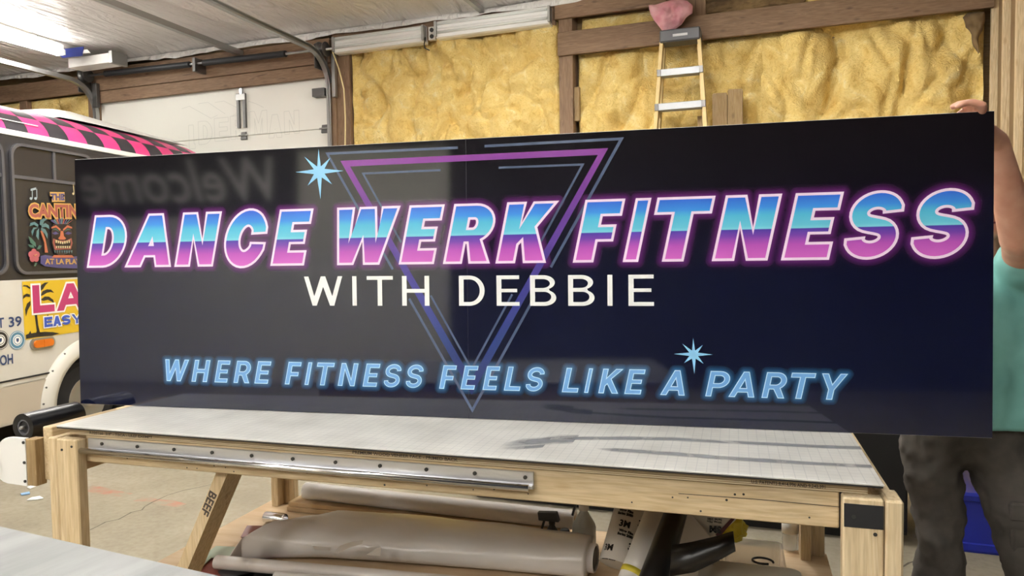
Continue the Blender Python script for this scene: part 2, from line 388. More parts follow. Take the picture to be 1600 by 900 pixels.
def batt(x0, x1, z0, z1, yb, amp=.045, seed=0, res=.028, mat='fibre_yellow', style=0):
    nu, nv = max(6, int((x1-x0)/res)), max(6, int((z1-z0)/res))
    def fn(u, v):
        x, z = x0+u*(x1-x0), z0+v*(z1-z0)
        e = min(u*(x1-x0), (1-u)*(x1-x0), v*(z1-z0), (1-v)*(z1-z0)); ed = min(1, e/.07)
        q = (x+seed*3.7, z*(.8 if style else 1.0), seed)
        d = 1.25*amp*fbm(q, 2.3, 5) - 1.1*amp*(1-abs(nz((q[0]+9, q[1], 4), 2.4)))**9 - .9*amp*(1-abs(nz((q[0]*1.3+2, q[1]*.8, 14), 3.6)))**10
        if seed == 1: d -= .035*math.exp(-((z-3.06-.05*nz((x*1.3, 0, 2))-.10*(x+3.2)*.3)/.014)**2)*(.5+.5*min(1, max(0, 2*nz((x*1.1, 7, 0))+.6)))
        if style:    # deep hand-pressed folds
            d += .05*abs(nz((q[0]*.9+q[1]*.5, q[1]*.7, 8), 1.5))**.6
        xx = x + (.02*nz((z*4, seed, 0)) if (u in (0, 1)) else 0)
        return (xx, yb - ed**.5*(.05 + d), z)
    return grid('insulation_batt', fn, nu, nv, mat, wb)
batt(-4.40, -2.01, 1.2, 3.92, WY+.03, .085, 1, .022)
batt(-4.40, -2.01, 0, 1.2, WY+.03, .05, 2, .06)
batt(-1.83, -.10, 1.2, 3.53, WY+.06, .075, 3, .023, style=1)
batt(-.12, 1.62, 1.2, 3.53, WY+.05, .075, 4, .023, style=1)
batt(-1.83, 1.62, 0, 1.2, WY+.05, .05, 5, .06)
batt(-1.80, -.9, 3.70, 3.88, WY+.07, .03, 6)
batt(.25, 1.2, 3.66, 4.05, WY+.07, .04, 8)
batt(-9.4, -8.32, 0, 3.72, WY+.04, .05, 9, .05); batt(-10.9, -9.56, 0, 3.72, WY+.04, .05, 10, .06)
# lumber of the back wall: each board its own piece
def lum(name, x0, x1, y0, y1, z0, z1, ax, ms=DARKW): return box(name, x0, x1, y0, y1, z0, z1, ms[ax], wb, .004)
lum('post', -2.00, -1.86, WY-.06, WY+.14, 0, 3.96, 2)
lum('post', -4.60, -4.41, WY-.02, WY+.14, 0, 3.96, 2); lum('door_jamb', -4.66, -4.57, WY-.05, WY+.12, 0, 3.57, 2)
lum('post', -8.30, -8.10, WY-.02, WY+.14, 0, 3.96, 2); lum('post', -9.54, -9.40, WY-.02, WY+.14, 0, 3.96, 2)
lum('girt', -2.00, 1.66, WY-.10, WY-.062, 3.50, 3.725, 0)
lum('girt', -2.03, -.95, WY-.10, WY-.062, 3.855, 4.03, 0); lum('girt', -.62, 1.66, WY-.02, WY+.02, 3.99, 4.09, 0)
lum('girt', -4.60, -2.03, WY-.055, WY-.02, 3.82, 4.06, 0)
lum('girt', -10.9, -8.1, WY-.05, WY-.012, 3.72, 3.94, 0)
lum('header_board', -8.18, -4.62, WY-.075, WY-.03, 3.715, 3.985, 0); lum('header_board', -8.10, -4.62, WY-.065, WY-.02, 3.565, 3.71, 0)
lum('blocking', -.95, -.60, WY-.03, WY+.01, 3.725, 3.99, 2)
box('cleat', -1.858, -1.805, WY-.03, WY+.02, 2.87, 3.20, GREYW[2], wb)
# crumpled kraft facing above the beam and in the corner
noisy('kraft', '#8d744e', '#5f4c33', 5, 6, .85, .5, .03)
def crumple(x0, x1, z0, z1, yb, amp, seed):
    def fn(u, v):
        x, z = x0+u*(x1-x0), z0+v*(z1-z0)
        return (x+.02*nz((z*9, x*3, seed)), yb-amp*(.6+fbm((x*1.2, z*3.2, seed), 2.2, 4)), z)
    return grid('kraft_facing', fn, 50, 24, 'kraft', wb, False)
crumple(-.60, .24, 3.70, 4.0, WY+.02, .07, 3); pass
noisy('wall_ply', '#a98c62', '#9a7d54', 3, 6, .7)
# partition on the right: studs with tan sheathing between ----------------
noisy('tan_board', '#8f7855', '#82694a', 3, 5, .75)
wr = struct(box('wall_right', 1.697, 1.72, 4.7, WY+.1, 0, CEIL+.05, 'tan_board', bev=0))
for i in range(8):
    y = 6.955-.33*i; box('stud', 1.647, 1.697, y-.019, y+.019, .04, CEIL, PALE[2], wr, .002)
box('sole_plate', 1.647, 1.697, 4.7, WY-.07, 0, .04, PALE[1], wr)
# remaining shell (behind the camera, seen only as reflections in the sign)
noisy('shop_wall_grey', '#8f8f90', '#7e7e80', 1.2, 3, .8); noisy('shop_wall_dark', '#3c3f47', '#2f323a', 1.5, 3, .8)
struct(box('wall_left', XL-.1, XL, YF, WY+.2, 0, CEIL+.2, 'shop_wall_grey', bev=0))
wf = struct(box('wall_front', XL, XR, YF-.1, YF, 0, CEIL+.2, 'shop_wall_dark', bev=0))
struct(box('wall_side', XR, XR+.1, YF, WY+.2, 0, CEIL+.2, 'shop_wall_dark', bev=0)); bpy.data.objects['wall_side'].name = 'wall_outer'
# garage door -----------------------------------------------------------
dr = struct(empty('door_1', (0, WY, 0)))
DX0, DX1 = -8.10, -4.66
zz = [.02, .47, .98, 1.49, 2.00, 2.51, 3.012, 3.60]
for a, c in zip(zz, zz[1:]):
    box('door_section', DX0, DX1, 0, .045, a+.002, c-.003, 'door_white', dr, .004)
def hinge(x, z):
    hexa('hinge', [(x-.045, -.02, z-.045), (x+.045, -.02, z-.045), (x+.045, 0, z-.05), (x-.045, 0, z-.05), (x-.03, -.02, z+.04), (x+.03, -.02, z+.04), (x+.03, 0, z+.045), (x-.03, 0, z+.045)], 'steel_dark', dr)
    tube('hinge_pin', [(x-.06, -.025, z), (x+.06, -.025, z)], .010, 'galv', dr, 8)
for z in zz[1:-1]:
    for x in (-7.9, -5.865, -4.75): hinge(x, z)
box('top_bracket', -4.86, -4.70, -.08, 0, 3.36, 3.45, 'steel_dark', dr)
# centre operator bracket: two steel bars
for x in (-5.925, -5.835): box('operator_bar', x-.017, x+.017, -.035, -.004, 3.10, 3.50, 'steel_dark', dr)
box('operator_plate', -5.945, -5.815, -.04, -.03, 3.42, 3.49, 'galv', dr); box('operator_hook', -5.90, -5.86, -.03, -.005, 3.49, 3.56, 'steel', dr)
# ghost outlines of removed vinyl letters on the door: thin raised outlines
plain('ghost_line', '#cfcfc6', .6)
GX, GZ = -6.56, 3.00
def ghost(ch, x0, x1, z0, z1, t=.24, h=.2):
    w = (x1-x0)/(z1-z0); cs = orient(glyph(ch, w, t, h)); sh = []
    for c in cs:
        c = [(x0+px*(z1-z0), z0+py*(z1-z0)) for px, py in c]; c2 = offset_poly(c, -.006 if area(c) > 0 else -.006)
        n = len(c); 
        if len(c2) != n: c2 = offset_poly([*c], -.006)
        sh.append(c)
        V = [];Fc = []
    inner = [offset_poly(c, -.007) for c in sh]
    for c, ci in zip(sh, inner):
        flat('ghost_letter', [[c, ci[::-1]]] if area(c) > 0 else [[ci, c]], lambda a, b_, l: (a, -.0015, b_), 'ghost_line', dr)
for ch, p0, p1, zt in [('L', 296, 304, 195), ('D', 311, 331, 188), ('E', 336, 357, 183), ('R', 361, 378, 180), ('M', 391, 417, 172), ('A', 420, 440, 178), ('N', 445, 467, 172)]:
    a = onY((p0), zt+38, WY); c = onY(p1, zt, WY)
    if ch == 'M':
        w = c.x-a.x; z0, z1 = a.z, c.z; t = .07
        pl = [(a.x, z0), (a.x, z1), (a.x+t, z1), (a.x+w/2, z0+.12), (a.x+w-t, z1), (a.x+w, z1), (a.x+w, z0), (a.x+w-t, z0), (a.x+w-t, z0+.18), (a.x+w/2+.02, z0), (a.x+w/2-.02, z0), (a.x+t, z0+.18), (a.x+t, z0)]
        for i in range(len(pl)):
            q = stroke([pl[i-1], pl[i]], .006); flat('ghost_letter', [[q]], lambda a_, b_, l: (a_, -.0015, b_), 'ghost_line', dr)
    else:
        cs = orient(glyph(ch, (c.x-a.x)/(c.z-a.z), .26, .2)); k = c.z-a.z
        for cc in cs:
            pp = [(a.x+x*k, a.z+y*k) for x, y in cc]; sh = []
            for i in range(len(pp)): sh.append([stroke([pp[i-1], pp[i]], .006)])
            flat('ghost_letter', sh, lambda a_, b_, l: (a_, -.0015, b_), 'ghost_line', dr)
for pl in [[(284, 170), (296, 166), (330, 185), (340, 180)], [(310, 162), (325, 160), (352, 178)], [(336, 160), (350, 158), (378, 172), (362, 182)], [(388, 158), (400, 162), (412, 168)]]:
    P = [onY(x, y, WY) for x, y in pl]; flat('ghost_logo', [[stroke([(p.x, p.z) for p in P], .006)]], lambda a_, b_, l: (a_, -.0015, b_), 'ghost_line', dr)
# tracks, torsion tube and springs
def ctrack(x):
    pts = [(x, -.06, .1), (x, -.06, 3.42)]+[(x, -.06-.38*(1-math.cos(R(a))), 3.42+.38*math.sin(R(a))) for a in range(10, 91, 10)]+[(x, -1.2, 3.81), (x, -3.4, 3.86)]
    P = [Vector(p) for p in pts]; V = []; n = len(P)
    prof = [(-.018, -.025), (-.026, -.025), (-.026, .028), (.026, .028), (.026, -.025), (.018, -.025), (.018, .020), (-.018, .020)]
    for i, p in enumerate(P):
        d = (P[min(i+1, n-1)]-P[max(i-1, 0)]).normalized(); s = Vector((1, 0, 0)); t = s.cross(d)
        for a, c in prof: V.append(p + t*a*1.0 + s*c*(1 if x < -6 else -1))
    k = len(prof); Fc = [(i*k+j, i*k+(j+1) % k, (i+1)*k+(j+1) % k, (i+1)*k+j) for i in range(n-1) for j in range(k)]
    return new_obj('door_track', V, Fc, 'galv', dr)
ctrack(-4.64); ctrack(-8.12)
box('track_angle', -4.585, -4.545, -.10, -.05, 3.33, 3.80, 'galv', dr); box('track_angle', -8.09, -8.02, -.13, -.08, 3.50, 3.80, 'steel_dark', dr)
TZ = 3.85
tube('torsion_tube', [(-8.2, -.20, TZ+.03), (-4.5, -.20, TZ-.03)], .014, 'steel', dr, 12)
def spring(x0, x1):
    n = 150; pts = []
    tube('torsion_spring', [(x0+(x1-x0)*i/n, -.20, TZ-.0162*(x0+(x1-x0)*i/n+6.35)) for i in range(n+1)], [.033+.0035*(i % 2) for i in range(n+1)], 'spring_black', dr, 12)
plain('spring_black', '#3c3d3f', .5, .5)
spring(-7.78, -6.45); spring(-6.25, -5.10)
for x in (-8.10, -4.62):
    z = TZ-.0162*(x+6.35)
    tube('cable_drum', [(x-.05, -.20, z), (x-.03, -.20, z), (x-.025, -.20, z), (x+.03, -.20, z), (x+.035, -.2, z), (x+.045, -.2, z)], [.085, .085, .065, .065, .08, .08], 'steel_dark', dr, 24)
    box('bearing_plate', x-.075, x-.065, -.26, .0, z-.20, z+.06, 'steel_dark', dr); tube('lift_cable', [(x, -.13, z), (x+.02, -.06, .3)], .004, 'steel', dr, 6)
box('centre_bearing', -6.37, -6.33, -.25, -.07, TZ-.1, TZ+.06, 'steel_dark', dr)
# opener rail from header towards the room, another rail on the ceiling
op = tag(beam('opener_rail', (-5.80, WY-.09, 3.935), (-5.80, WY-3.6, 3.985), .06, .06, 'galv', side=(1, 0, 0)), 'long straight grey steel opener rail running from the door header', 'rail')
cr = tag(beam('ceiling_bar', (-2.78, WY-.12, 4.03), (-2.80, WY-2.8, 4.04), .05, .05, 'galv', side=(1, 0, 0)), 'short pale metal bar against the ceiling sheet above the wall lights', 'bar')
# white box and blue printed flap at the ceiling corner by the door
jb = tag(box('ceiling_box', -8.02, -7.36, WY-.50, WY-.30, 3.90, 4.01, 'white_paint'), 'white box hanging under the ceiling sheet at the far left end of the door', 'box')
jb2 = box('end_cap', -7.36, -7.31, WY-.51, WY-.29, 3.89, 4.03, 'galv', jb)
plain('print_blue', '#3f4d9e', .5)
bf = tag(hexa('printed_flap', [(-8.02, WY-.58, 4.00), (-7.70, WY-.58, 3.99), (-7.70, WY-.57, 3.99), (-8.02, WY-.57, 4.00), (-8.06, WY-.66, 4.075), (-7.60, WY-.64, 4.07), (-7.60, WY-.63, 4.07), (-8.06, WY-.65, 4.075)], 'print_blue'), 'blue printed flap of wrapping under the ceiling sheet', 'flap')
hexa('printed_mark', [(-7.72, WY-.592, 4.012), (-7.56, WY-.585, 4.010), (-7.56, WY-.58, 4.010), (-7.72, WY-.587, 4.012), (-7.75, WY-.61, 4.05), (-7.58, WY-.605, 4.045), (-7.58, WY-.60, 4.045), (-7.75, WY-.605, 4.05)], 'paper_white', bf)

# ------------------------------------------------------------------ lights of the room: fluorescent strips, some added out of view as fill
m, nt, b = base('tube_lit', '#ffffff', .4); b.inputs['Emission Color'].default_value = (1.0, .975, .94, 1); b.inputs['Emission Strength'].default_value = LAMP
m, nt, b = base('tube_dim', '#ffffff', .4); b.inputs['Emission Color'].default_value = (1.0, .97, .93, 1); b.inputs['Emission Strength'].default_value = LAMP*.35
m, nt, b = base('tube_wall_fill', '#ffffff', .4); b.inputs['Emission Color'].default_value = (1.0, .975, .94, 1); b.inputs['Emission Strength'].default_value = LAMP*.92
m, nt, b = base('tube_mat_fill', '#ffffff', .4); b.inputs['Emission Color'].default_value = (1.0, .975, .94, 1); b.inputs['Emission Strength'].default_value = LAMP*.5
plain('tube_off', '#dfe3df', .3); plain('fixture_white', '#e6e6e2', .35)
def strip(name, x, y0, y1, z, label, lit='tube_lit'):
    t = empty(name, (x, (y0+y1)/2, z)); L = (y1-y0)/2
    box('housing', -.04, .04, -L, L, -.0, .06, 'fixture_white', t)
    for s in (-.045, .045): tube('lamp_tube', [(s, -L+.03, -.035), (s, L-.03, -.035)], .019, lit, t, 10)
    for e in (-L, L-.02): box('lamp_holder', -.065, .065, e, e+.02, -.06, .0, 'fixture_white', t)
    for e in (-L*.7, L*.7): tube('hanger', [(0, e, .06), (0, e, CEIL-z+.02)], .005, 'galv', t, 6)
    return tag(t, label, 'light', 'lit ceiling strip lights')
strip('strip_light', -7.75, 4.3, 6.2, CEIL-.10, 'lit fluorescent strip light on the ceiling above the bus', 'tube_dim')
strip('strip_light', -5.6, -4.6, -2.2, CEIL-.25, 'lit fluorescent strip light behind the camera, the farthest left of that row')
strip('strip_light', -3.2, -4.6, -2.2, CEIL-.25, 'lit fluorescent strip light behind the camera, second from the left')
strip('strip_light', -.9, -4.6, -2.2, CEIL-.25, 'lit fluorescent strip light behind the camera, the farthest right of that row')
strip('strip_light', -4.0, 2.5, 4.9, CEIL-.30, 'added out-of-view strip light over the left half of the sign', 'tube_wall_fill')  # this pair is added out of view to brighten the back wall
strip('strip_light', -.9, 3.0, 5.4, CEIL-.30, 'added out-of-view strip light over the right half of the sign', 'tube_wall_fill')
strip('strip_light', -3.4, -1.2, 1.2, CEIL-.25, 'added out-of-view strip light above the camera, on its left', 'tube_mat_fill')  # this pair is added overhead, unseen, to lift the mat and the lettering
strip('strip_light', -.5, -1.2, 1.2, CEIL-.25, 'added out-of-view strip light straight above the camera', 'tube_mat_fill')
# unlit wall fixtures above the insulation
def wall_light(x0, x1, z, label):
    t = empty('wall_light', ((x0+x1)/2, WY-.10, z)); L = (x1-x0)/2
    prof = [(.06, -.085), (-.02, -.085), (-.045, -.075), (-.05, -.04), (-.042, -.02), (-.052, 0), (-.042, .02), (-.05, .045), (-.045, .08), (-.02, .095), (.06, .095)]
    V = [(s*L, a, c) for s in (-1, 1) for a, c in prof]; k = len(prof)
    new_obj('reflector', V, [(i, (i+1) % k, k+(i+1) % k, k+i) for i in range(k)]+[tuple(range(k))[::-1], tuple(range(k, 2*k))], 'fixture_white', t)
    for c in (-.03, .055): tube('lamp_tube', [(-L+.02, -.058, c), (L-.02, -.058, c)], .013, 'tube_off', t, 10)
    for s in (-1, 1): box('lamp_holder', s*L-.012, s*L+.012, -.075, .0, -.07, .085, 'galv', t)
    return tag(t, label, 'light', 'unlit lights above the insulation')
wall_light(-4.515, -3.43, 3.868, 'unlit white strip light on the wall, next to the garage door')
wall_light(-3.285, -2.065, 3.888, 'unlit white strip light on the wall, next to the wooden beams')
ob = tag(box('outlet_box', -3.395, -3.315, WY-.10, WY-.055, 3.81, 3.945, 'off_white'), 'small white double outlet between the two wall lights', 'outlet')
for z in (3.845, 3.91): tube('socket', [(-3.355, WY-.108, z), (-3.355, WY-.098, z)], .022, 'black_plastic', ob, 12)
wc = tag(tube('power_cord', [(-3.41, WY-.14, 3.83), (-3.42, WY-.15, 3.76), (-3.415, WY-.15, 3.72), (-3.38, WY-.15, 3.70), (-3.36, WY-.15, 3.69)], .006, 'black_plastic', seg=8), 'short dark power cord hanging below the outlet', 'cord')
plain('cable_cream', '#d8c794', .5)
tag(tube('wall_cable', [(-4.52, WY-.14, 3.96), (-4.53, WY-.15, 3.80), (-4.47, WY-.13, 3.62), (-4.42, WY-.12, 3.40), (-4.41, WY-.12, 3.10), (-4.42, WY-.12, 2.85), (-4.44, WY-.12, 2.4), (-4.43, WY-.10, 1.2), (-4.43, WY-.10, .3)], .008, 'cable_cream', seg=8), 'thin cream cable hanging down the post beside the garage door', 'cable')
# ------------------------------------------------------------------ ladder leaning on the wall
plain('step_alu', '#a9abad', .5, .5)
lad = tag(empty('step_ladder', (-.80, WY-.40, 0)), 'tall folded wooden-coloured step ladder leaning on the yellow insulation', 'ladder')
LH = 3.52
def lp(s, z, y=0): return Vector((s*(.41-.25*z/LH), y+.28*0+.12*(z/LH), z))
# front rails taper towards the cap
for s in (-1, 1):
    beam('rail', lp(s, .02), lp(s, LH-.06), .030, .085, 'fibreglass', lad, side=(1, 0, 0))
    beam('rear_rail', lp(s*.93, .02, .11), lp(s*.93, LH-.10, .07), .028, .07, 'fibreglass', lad, side=(1, 0, 0))
zst = LH-.06
for k in range(1, 11):
    z = LH-.035-.305*k; 
    if z < .1: break
    a, c = lp(-1, z), lp(1, z)
    box('step', a.x+.012, c.x-.012, a.y-.05, a.y+.045, z-.032, z+.032, 'step_alu', lad, .004)
    for s in (-1, 1): q = lp(s, z); box('step_bracket', q.x-.018, q.x+.018, q.y-.054, q.y-.042, z-.03, z+.03, 'steel_dark', lad)
for z in (1.0, 2.62, 2.66):
    a, c = lp(-.93, z, .11), lp(.93, z, .11); box('rear_brace', a.x, c.x, a.y-.02, a.y+.0, z-.02, z+.02, 'alu', lad)
box('cap', -.178, .178, .05, .24, LH-.075, LH+.035, 'grey_cap', lad, .012)
plain('label_grey', '#c9c9c9', .5)
box('cap_emblem', -.06, .07, .047, .051, LH-.035, LH-.012, 'label_grey', lad, .002)
# two weathered posts standing against the insulation
for x, z, lab in [(-.468, 2.975, 'shorter weathered timber post standing beside the ladder'), (-.336, 2.998, 'weathered timber post standing farther from the ladder')]:
    bm = bmesh.new(); w = .064
    pr = [(-w, 0), (w, 0), (w, z-.006), (w*.94, z+.008), (-w*.85, z+.012), (-w, z-.004)]
    V = [(x+a, yy, c) for yy in (WY-.20, WY-.11) for a, c in pr]; k = len(pr); bm.free()
    o = new_obj('timber_post', V, [tuple(range(k)), tuple(range(k, 2*k))[::-1]]+[((i+1) % k, i, k+i, k+(i+1) % k) for i in range(k)], GREYW[2]); tag(o, lab, 'post', 'timber posts by the ladder')
o = new_obj('timber_offcut', [(-.66, WY-.2, 0), (-.60, WY-.2, 0), (-.60, WY-.12, 0), (-.66, WY-.12, 0), (-.665, WY-.17, 2.80), (-.625, WY-.17, 2.80), (-.625, WY-.12, 2.80), (-.665, WY-.12, 2.80)], [(0, 3, 2, 1), (4, 5, 6, 7), (0, 1, 5, 4), (1, 2, 6, 5), (2, 3, 7, 6), (3, 0, 4, 7)], GREYW[2]); tag(o, 'narrow weathered board standing right behind the ladder', 'board')
# pink insulation tuft hanging over the beam
noisy('fibre_pink', '#d9919c', '#e9b6bd', 9, 8, .95, .8, .03)
def puffy(name, outline, Yp, thick, mat, amp=.02, rings=14, seg=72):
    P = [onY(x, y, Yp) for x, y in outline]; c = sum(P, Vector())/len(P); V = []; Fc = []
    bnd = []
    for k in range(seg):
        t = k/seg*len(P); i = int(t); f = t-i; bnd.append(P[i % len(P)].lerp(P[(i+1) % len(P)], f))
    for side in (-1, 1):
        for j in range(rings+1):
            q = j/rings
            for k in range(seg):
                p = c.lerp(bnd[k], q); nn = fbm(p, 7, 3)
                V.append((p.x+amp*.5*nz(p*9), p.y+side*(thick*math.sqrt(max(0, 1-q**3))*(.75+.6*nn)), p.z+amp*.5*nz(p*9+Vector((5, 0, 0)))))
    n = (rings+1)*seg
    for b0, fl_ in ((0, False), (n, True)):
        for j in range(rings):
            for k in range(seg):
                q = (b0+j*seg+k, b0+j*seg+(k+1) % seg, b0+(j+1)*seg+(k+1) % seg, b0+(j+1)*seg+k); Fc.append(q[::-1] if fl_ else q)
    for k in range(seg):
        a, d = rings*seg+k, rings*seg+(k+1) % seg; Fc.append((a, d, n+d, n+a))
    return new_obj(name, V, Fc, mat, None, True)
pk = puffy('insulation_tuft', [(1013, 9), (1024, 8), (1040, 2), (1060, -2), (1074, 0), (1083, 8), (1082, 20), (1072, 28), (1066, 38), (1057, 45), (1048, 50), (1042, 53), (1036, 51), (1030, 42), (1022, 33), (1017, 22)], WY-.22, .075, 'fibre_pink')
kf = puffy('kraft_facing', [(1504, 26), (1512, 20), (1524, 17), (1538, 19), (1541, 34), (1539, 50), (1533, 58), (1531, 72), (1528, 84), (1523, 72), (1519, 56), (1508, 44)], WY-.05, .05, 'kraft', .05, 10, 60); kf.parent = wb
tag(pk, 'tuft of pink insulation hanging over the wooden beam above the ladder', 'insulation')

# ================================================================== THE SIGN (3.05 x 0.91 m board standing on the bench)
SG = tag(empty('sign_board', Vector((-2.4508, 1.9747, CAMZ-.5363)), (R(-1.30), 0, R(6.923))), 'long glossy dark navy banner sign with neon lettering standing on the bench', 'sign')
SGM = Matrix.Translation(SG.location) @ SG.rotation_euler.to_matrix().to_4x4(); SGI = SGM.inverted()
SW, SH = 3.048, .9144
def S(px, py):      # photo pixel -> (u, v) on the sign face
    p = SGI @ onplane(px, py, SGM.translation, (SGM.to_3x3() @ Vector((0, -1, 0)))); return (p.x, p.z)
def s3(u, v, l): return (u, -.00025*l, v)
m, nt, b = base('sign_print', '#0c0f1e', .06); b.inputs['Specular IOR Level'].default_value = .8
tc = nd(nt, 'ShaderNodeTexCoord'); sp = nd(nt, 'ShaderNodeSeparateXYZ'); nt.links.new(tc.outputs['Object'], sp.inputs[0])
rr = ramp(nt, [(.05, '#11152c'), (.45, '#0d1027'), (.75, '#120f16'), (.95, '#141012')]); nt.links.new(sp.outputs['Z'], rr.inputs['Fac']); prev = rr.outputs['Color']
for an, ac, aa in (('glow_pink', '#a03fae', .38), ('glow_blue', '#3f7fb4', .55)):
    at = nd(nt, 'ShaderNodeAttribute', attribute_name=an); pw = nd(nt, 'ShaderNodeMath', operation='POWER'); pw.inputs[1].default_value = 1.9; k_ = nd(nt, 'ShaderNodeMath', operation='MULTIPLY'); k_.inputs[1].default_value = aa
    mx = nd(nt, 'ShaderNodeMix', data_type='RGBA'); mx.inputs['B'].default_value = srgb(ac)
    nt.links.new(at.outputs['Fac'], pw.inputs[0]); nt.links.new(pw.outputs[0], k_.inputs[0]); nt.links.new(k_.outputs[0], mx.inputs['Factor']); nt.links.new(prev, mx.inputs['A']); prev = mx.outputs['Result']
nt.links.new(prev, b.inputs['Base Color'])
HALF = SW*.4985
for x0, x1 in ((0, HALF-.00002), (HALF+.00002, SW)):
    box('printed_panel', x0+.0015, x1-.0015 if x1 == SW else x1, 0, .0035, .0015, SH-.0015, 'sign_print', SG, 0)
plain('seam_dark', '#24222a', .3)
flat('panel_seam', [[[(HALF-.0006, 0), (HALF+.0006, 0), (HALF+.0006, SH), (HALF-.0006, SH)]]], s3, 'seam_dark', SG, .4)
box('backing_board', 0, SW, .0035, .012, 0, SH, 'white_edge', SG, .0008)
def pmat(name, stops=None, color=None, rough=.2, alpha=None, lo=0, hi=1):
    m, nt, b = base(name, color or '#ffffff', rough)
    if stops:
        tc = nd(nt, 'ShaderNodeTexCoord'); sp = nd(nt, 'ShaderNodeSeparateXYZ'); nt.links.new(tc.outputs['Object'], sp.inputs[0])
        mr = nd(nt, 'ShaderNodeMapRange'); mr.inputs['From Min'].default_value = lo; mr.inputs['From Max'].default_value = hi
        nt.links.new(sp.outputs['Z'], mr.inputs['Value']); r = ramp(nt, stops); nt.links.new(mr.outputs[0], r.inputs['Fac']); nt.links.new(r.outputs['Color'], b.inputs['Base Color'])
    if alpha:
        at = nd(nt, 'ShaderNodeAttribute', attribute_name='fade'); p = nd(nt, 'ShaderNodeMath', operation='POWER'); p.inputs[1].default_value = 1.8
        k = nd(nt, 'ShaderNodeMath', operation='MULTIPLY'); k.inputs[1].default_value = alpha
        nt.links.new(at.outputs['Fac'], p.inputs[0]); nt.links.new(p.outputs[0], k.inputs[0]); nt.links.new(k.outputs[0], b.inputs['Alpha'])
    return m
def line2(p, q):    # straight line in px -> function x -> y
    return lambda x: p[1]+(q[1]-p[1])*(x-p[0])/(q[0]-p[0])
GLOW = {}
def run(text, bl, tl, t, h, sh, ow, fill, outl, glow, gd, z0):
    """text: list of (char, xl, xr, where-left, where-right) in photo px; b baseline, t cap line, m middle"""
    base_, top = line2(*bl), line2(*tl); ALL = []
    for ch, xl, xr, wl, wr in text:
        def uv(x, w): y = base_(x) if w == 'b' else top(x) if w == 't' else (base_(x)+top(x))/2; return S(x, y)
        a, c = uv(xl, wl), uv(xr, wr)
        xm = (xl+xr)/2; vb, vt = S(xm, base_(xm))[1]+ow, S(xm, top(xm))[1]-ow; H = vt-vb
        ul = a[0]-sh*(a[1]-vb)+ow; ur = c[0]-sh*(c[1]-vb)-ow
        cs = orient([[(ul+(x*H)+sh*y*H, vb+y*H) for x, y in q] for q in glyph(ch, (ur-ul)/H, t, h)])
        f = flat('letter', [cs], s3, fill, SG, z0+2)
        if ow: flat('letter_outline', [grown(cs, ow)], s3, outl, f, z0+1)
        ALL += grown(cs, ow*.8)
    if glow: GLOW[glow] = (ALL, gd)
u0v = S(136, 418)[1]; u1v = S(147, 337)[1]
pmat('print_sunset', [(.02, '#cc66c2'), (.22, '#b455b6'), (.36, '#7443a8'), (.458, '#4f3fa3'), (.466, '#7fd0e0'), (.52, '#66c3da'), (.68, '#55b7d8'), (.80, '#3f8bdc'), (.98, '#3563cf')], lo=u0v, hi=u1v)
bpy.data.materials['print_sunset'].node_tree.nodes
pmat('print_pink_edge', None, '#f2dcf0')
pmat('print_white', None, '#f1f1ee'); pmat('print_sky', None, '#6ea2d8'); pmat('print_sky_edge', None, '#b5ddf4')
pmat('print_star', None, '#8cc6ea'); pmat('print_thin', None, '#4c5872')
pmat('print_band', [(.0, '#232b58'), (.30, '#2f3f78'), (.5, '#43408c'), (.75, '#623a8c'), (1.0, '#843a90')], lo=.0, hi=.88)
# triangle emblem
def z5(x, y): return S(460+x/2.963, 200+y/2.963)
def thin(pts, w, mat, lay=1): flat('emblem_line', [[stroke(pts, w)]], s3, mat, SG, lay)
AP = {k: S(*p) for k, p in dict(o=(738, 640), m=(737.3, 600), i=(736.8, 575)).items()}
def along(p, q, y):  # point of line p-q at zoomed y
    t = (y-p[1])/(q[1]-p[1]); return (p[0]+(q[0]-p[0])*t, y)
def zi(x, y): return ((x-460)*2.963, (y-200)*2.963)
oL, oR, oA = (152, 119), (1514, 50), zi(738, 641)
iL, iR, iA = (318, 211), (1335, 169), zi(736.8, 577)
W1 = .0085
thin([z5(757, 91), z5(*oL), z5(*along(oL, oA, 655))], W1, 'print_thin'); thin([z5(880, 84), z5(*oR), z5(*along(oR, oA, 645))], W1, 'print_thin')
thin([z5(*along(oL, oA, 790)), z5(*oA), z5(*along(oR, oA, 780))], W1, 'print_thin')
thin([z5(677, 195), z5(*iL), z5(*along(iL, iA, 530))], W1*.8, 'print_thin'); thin([z5(945, 184), z5(*iR), z5(*along(iR, iA, 525))], W1*.8, 'print_thin')
thin([z5(*along(iL, iA, 775)), z5(*iA), z5(*along(iR, iA, 770))], W1*.8, 'print_thin')
A0, A1, A2 = z5(213, 152), z5(1453, 93), S(737.2, 617)
B0, B1, B2 = z5(258, 178), z5(1405, 125), S(736.9, 592)
flat('emblem_band', [orient([[A0, A1, A2], [B0, B1, B2]])], s3, 'print_band', SG, 1)
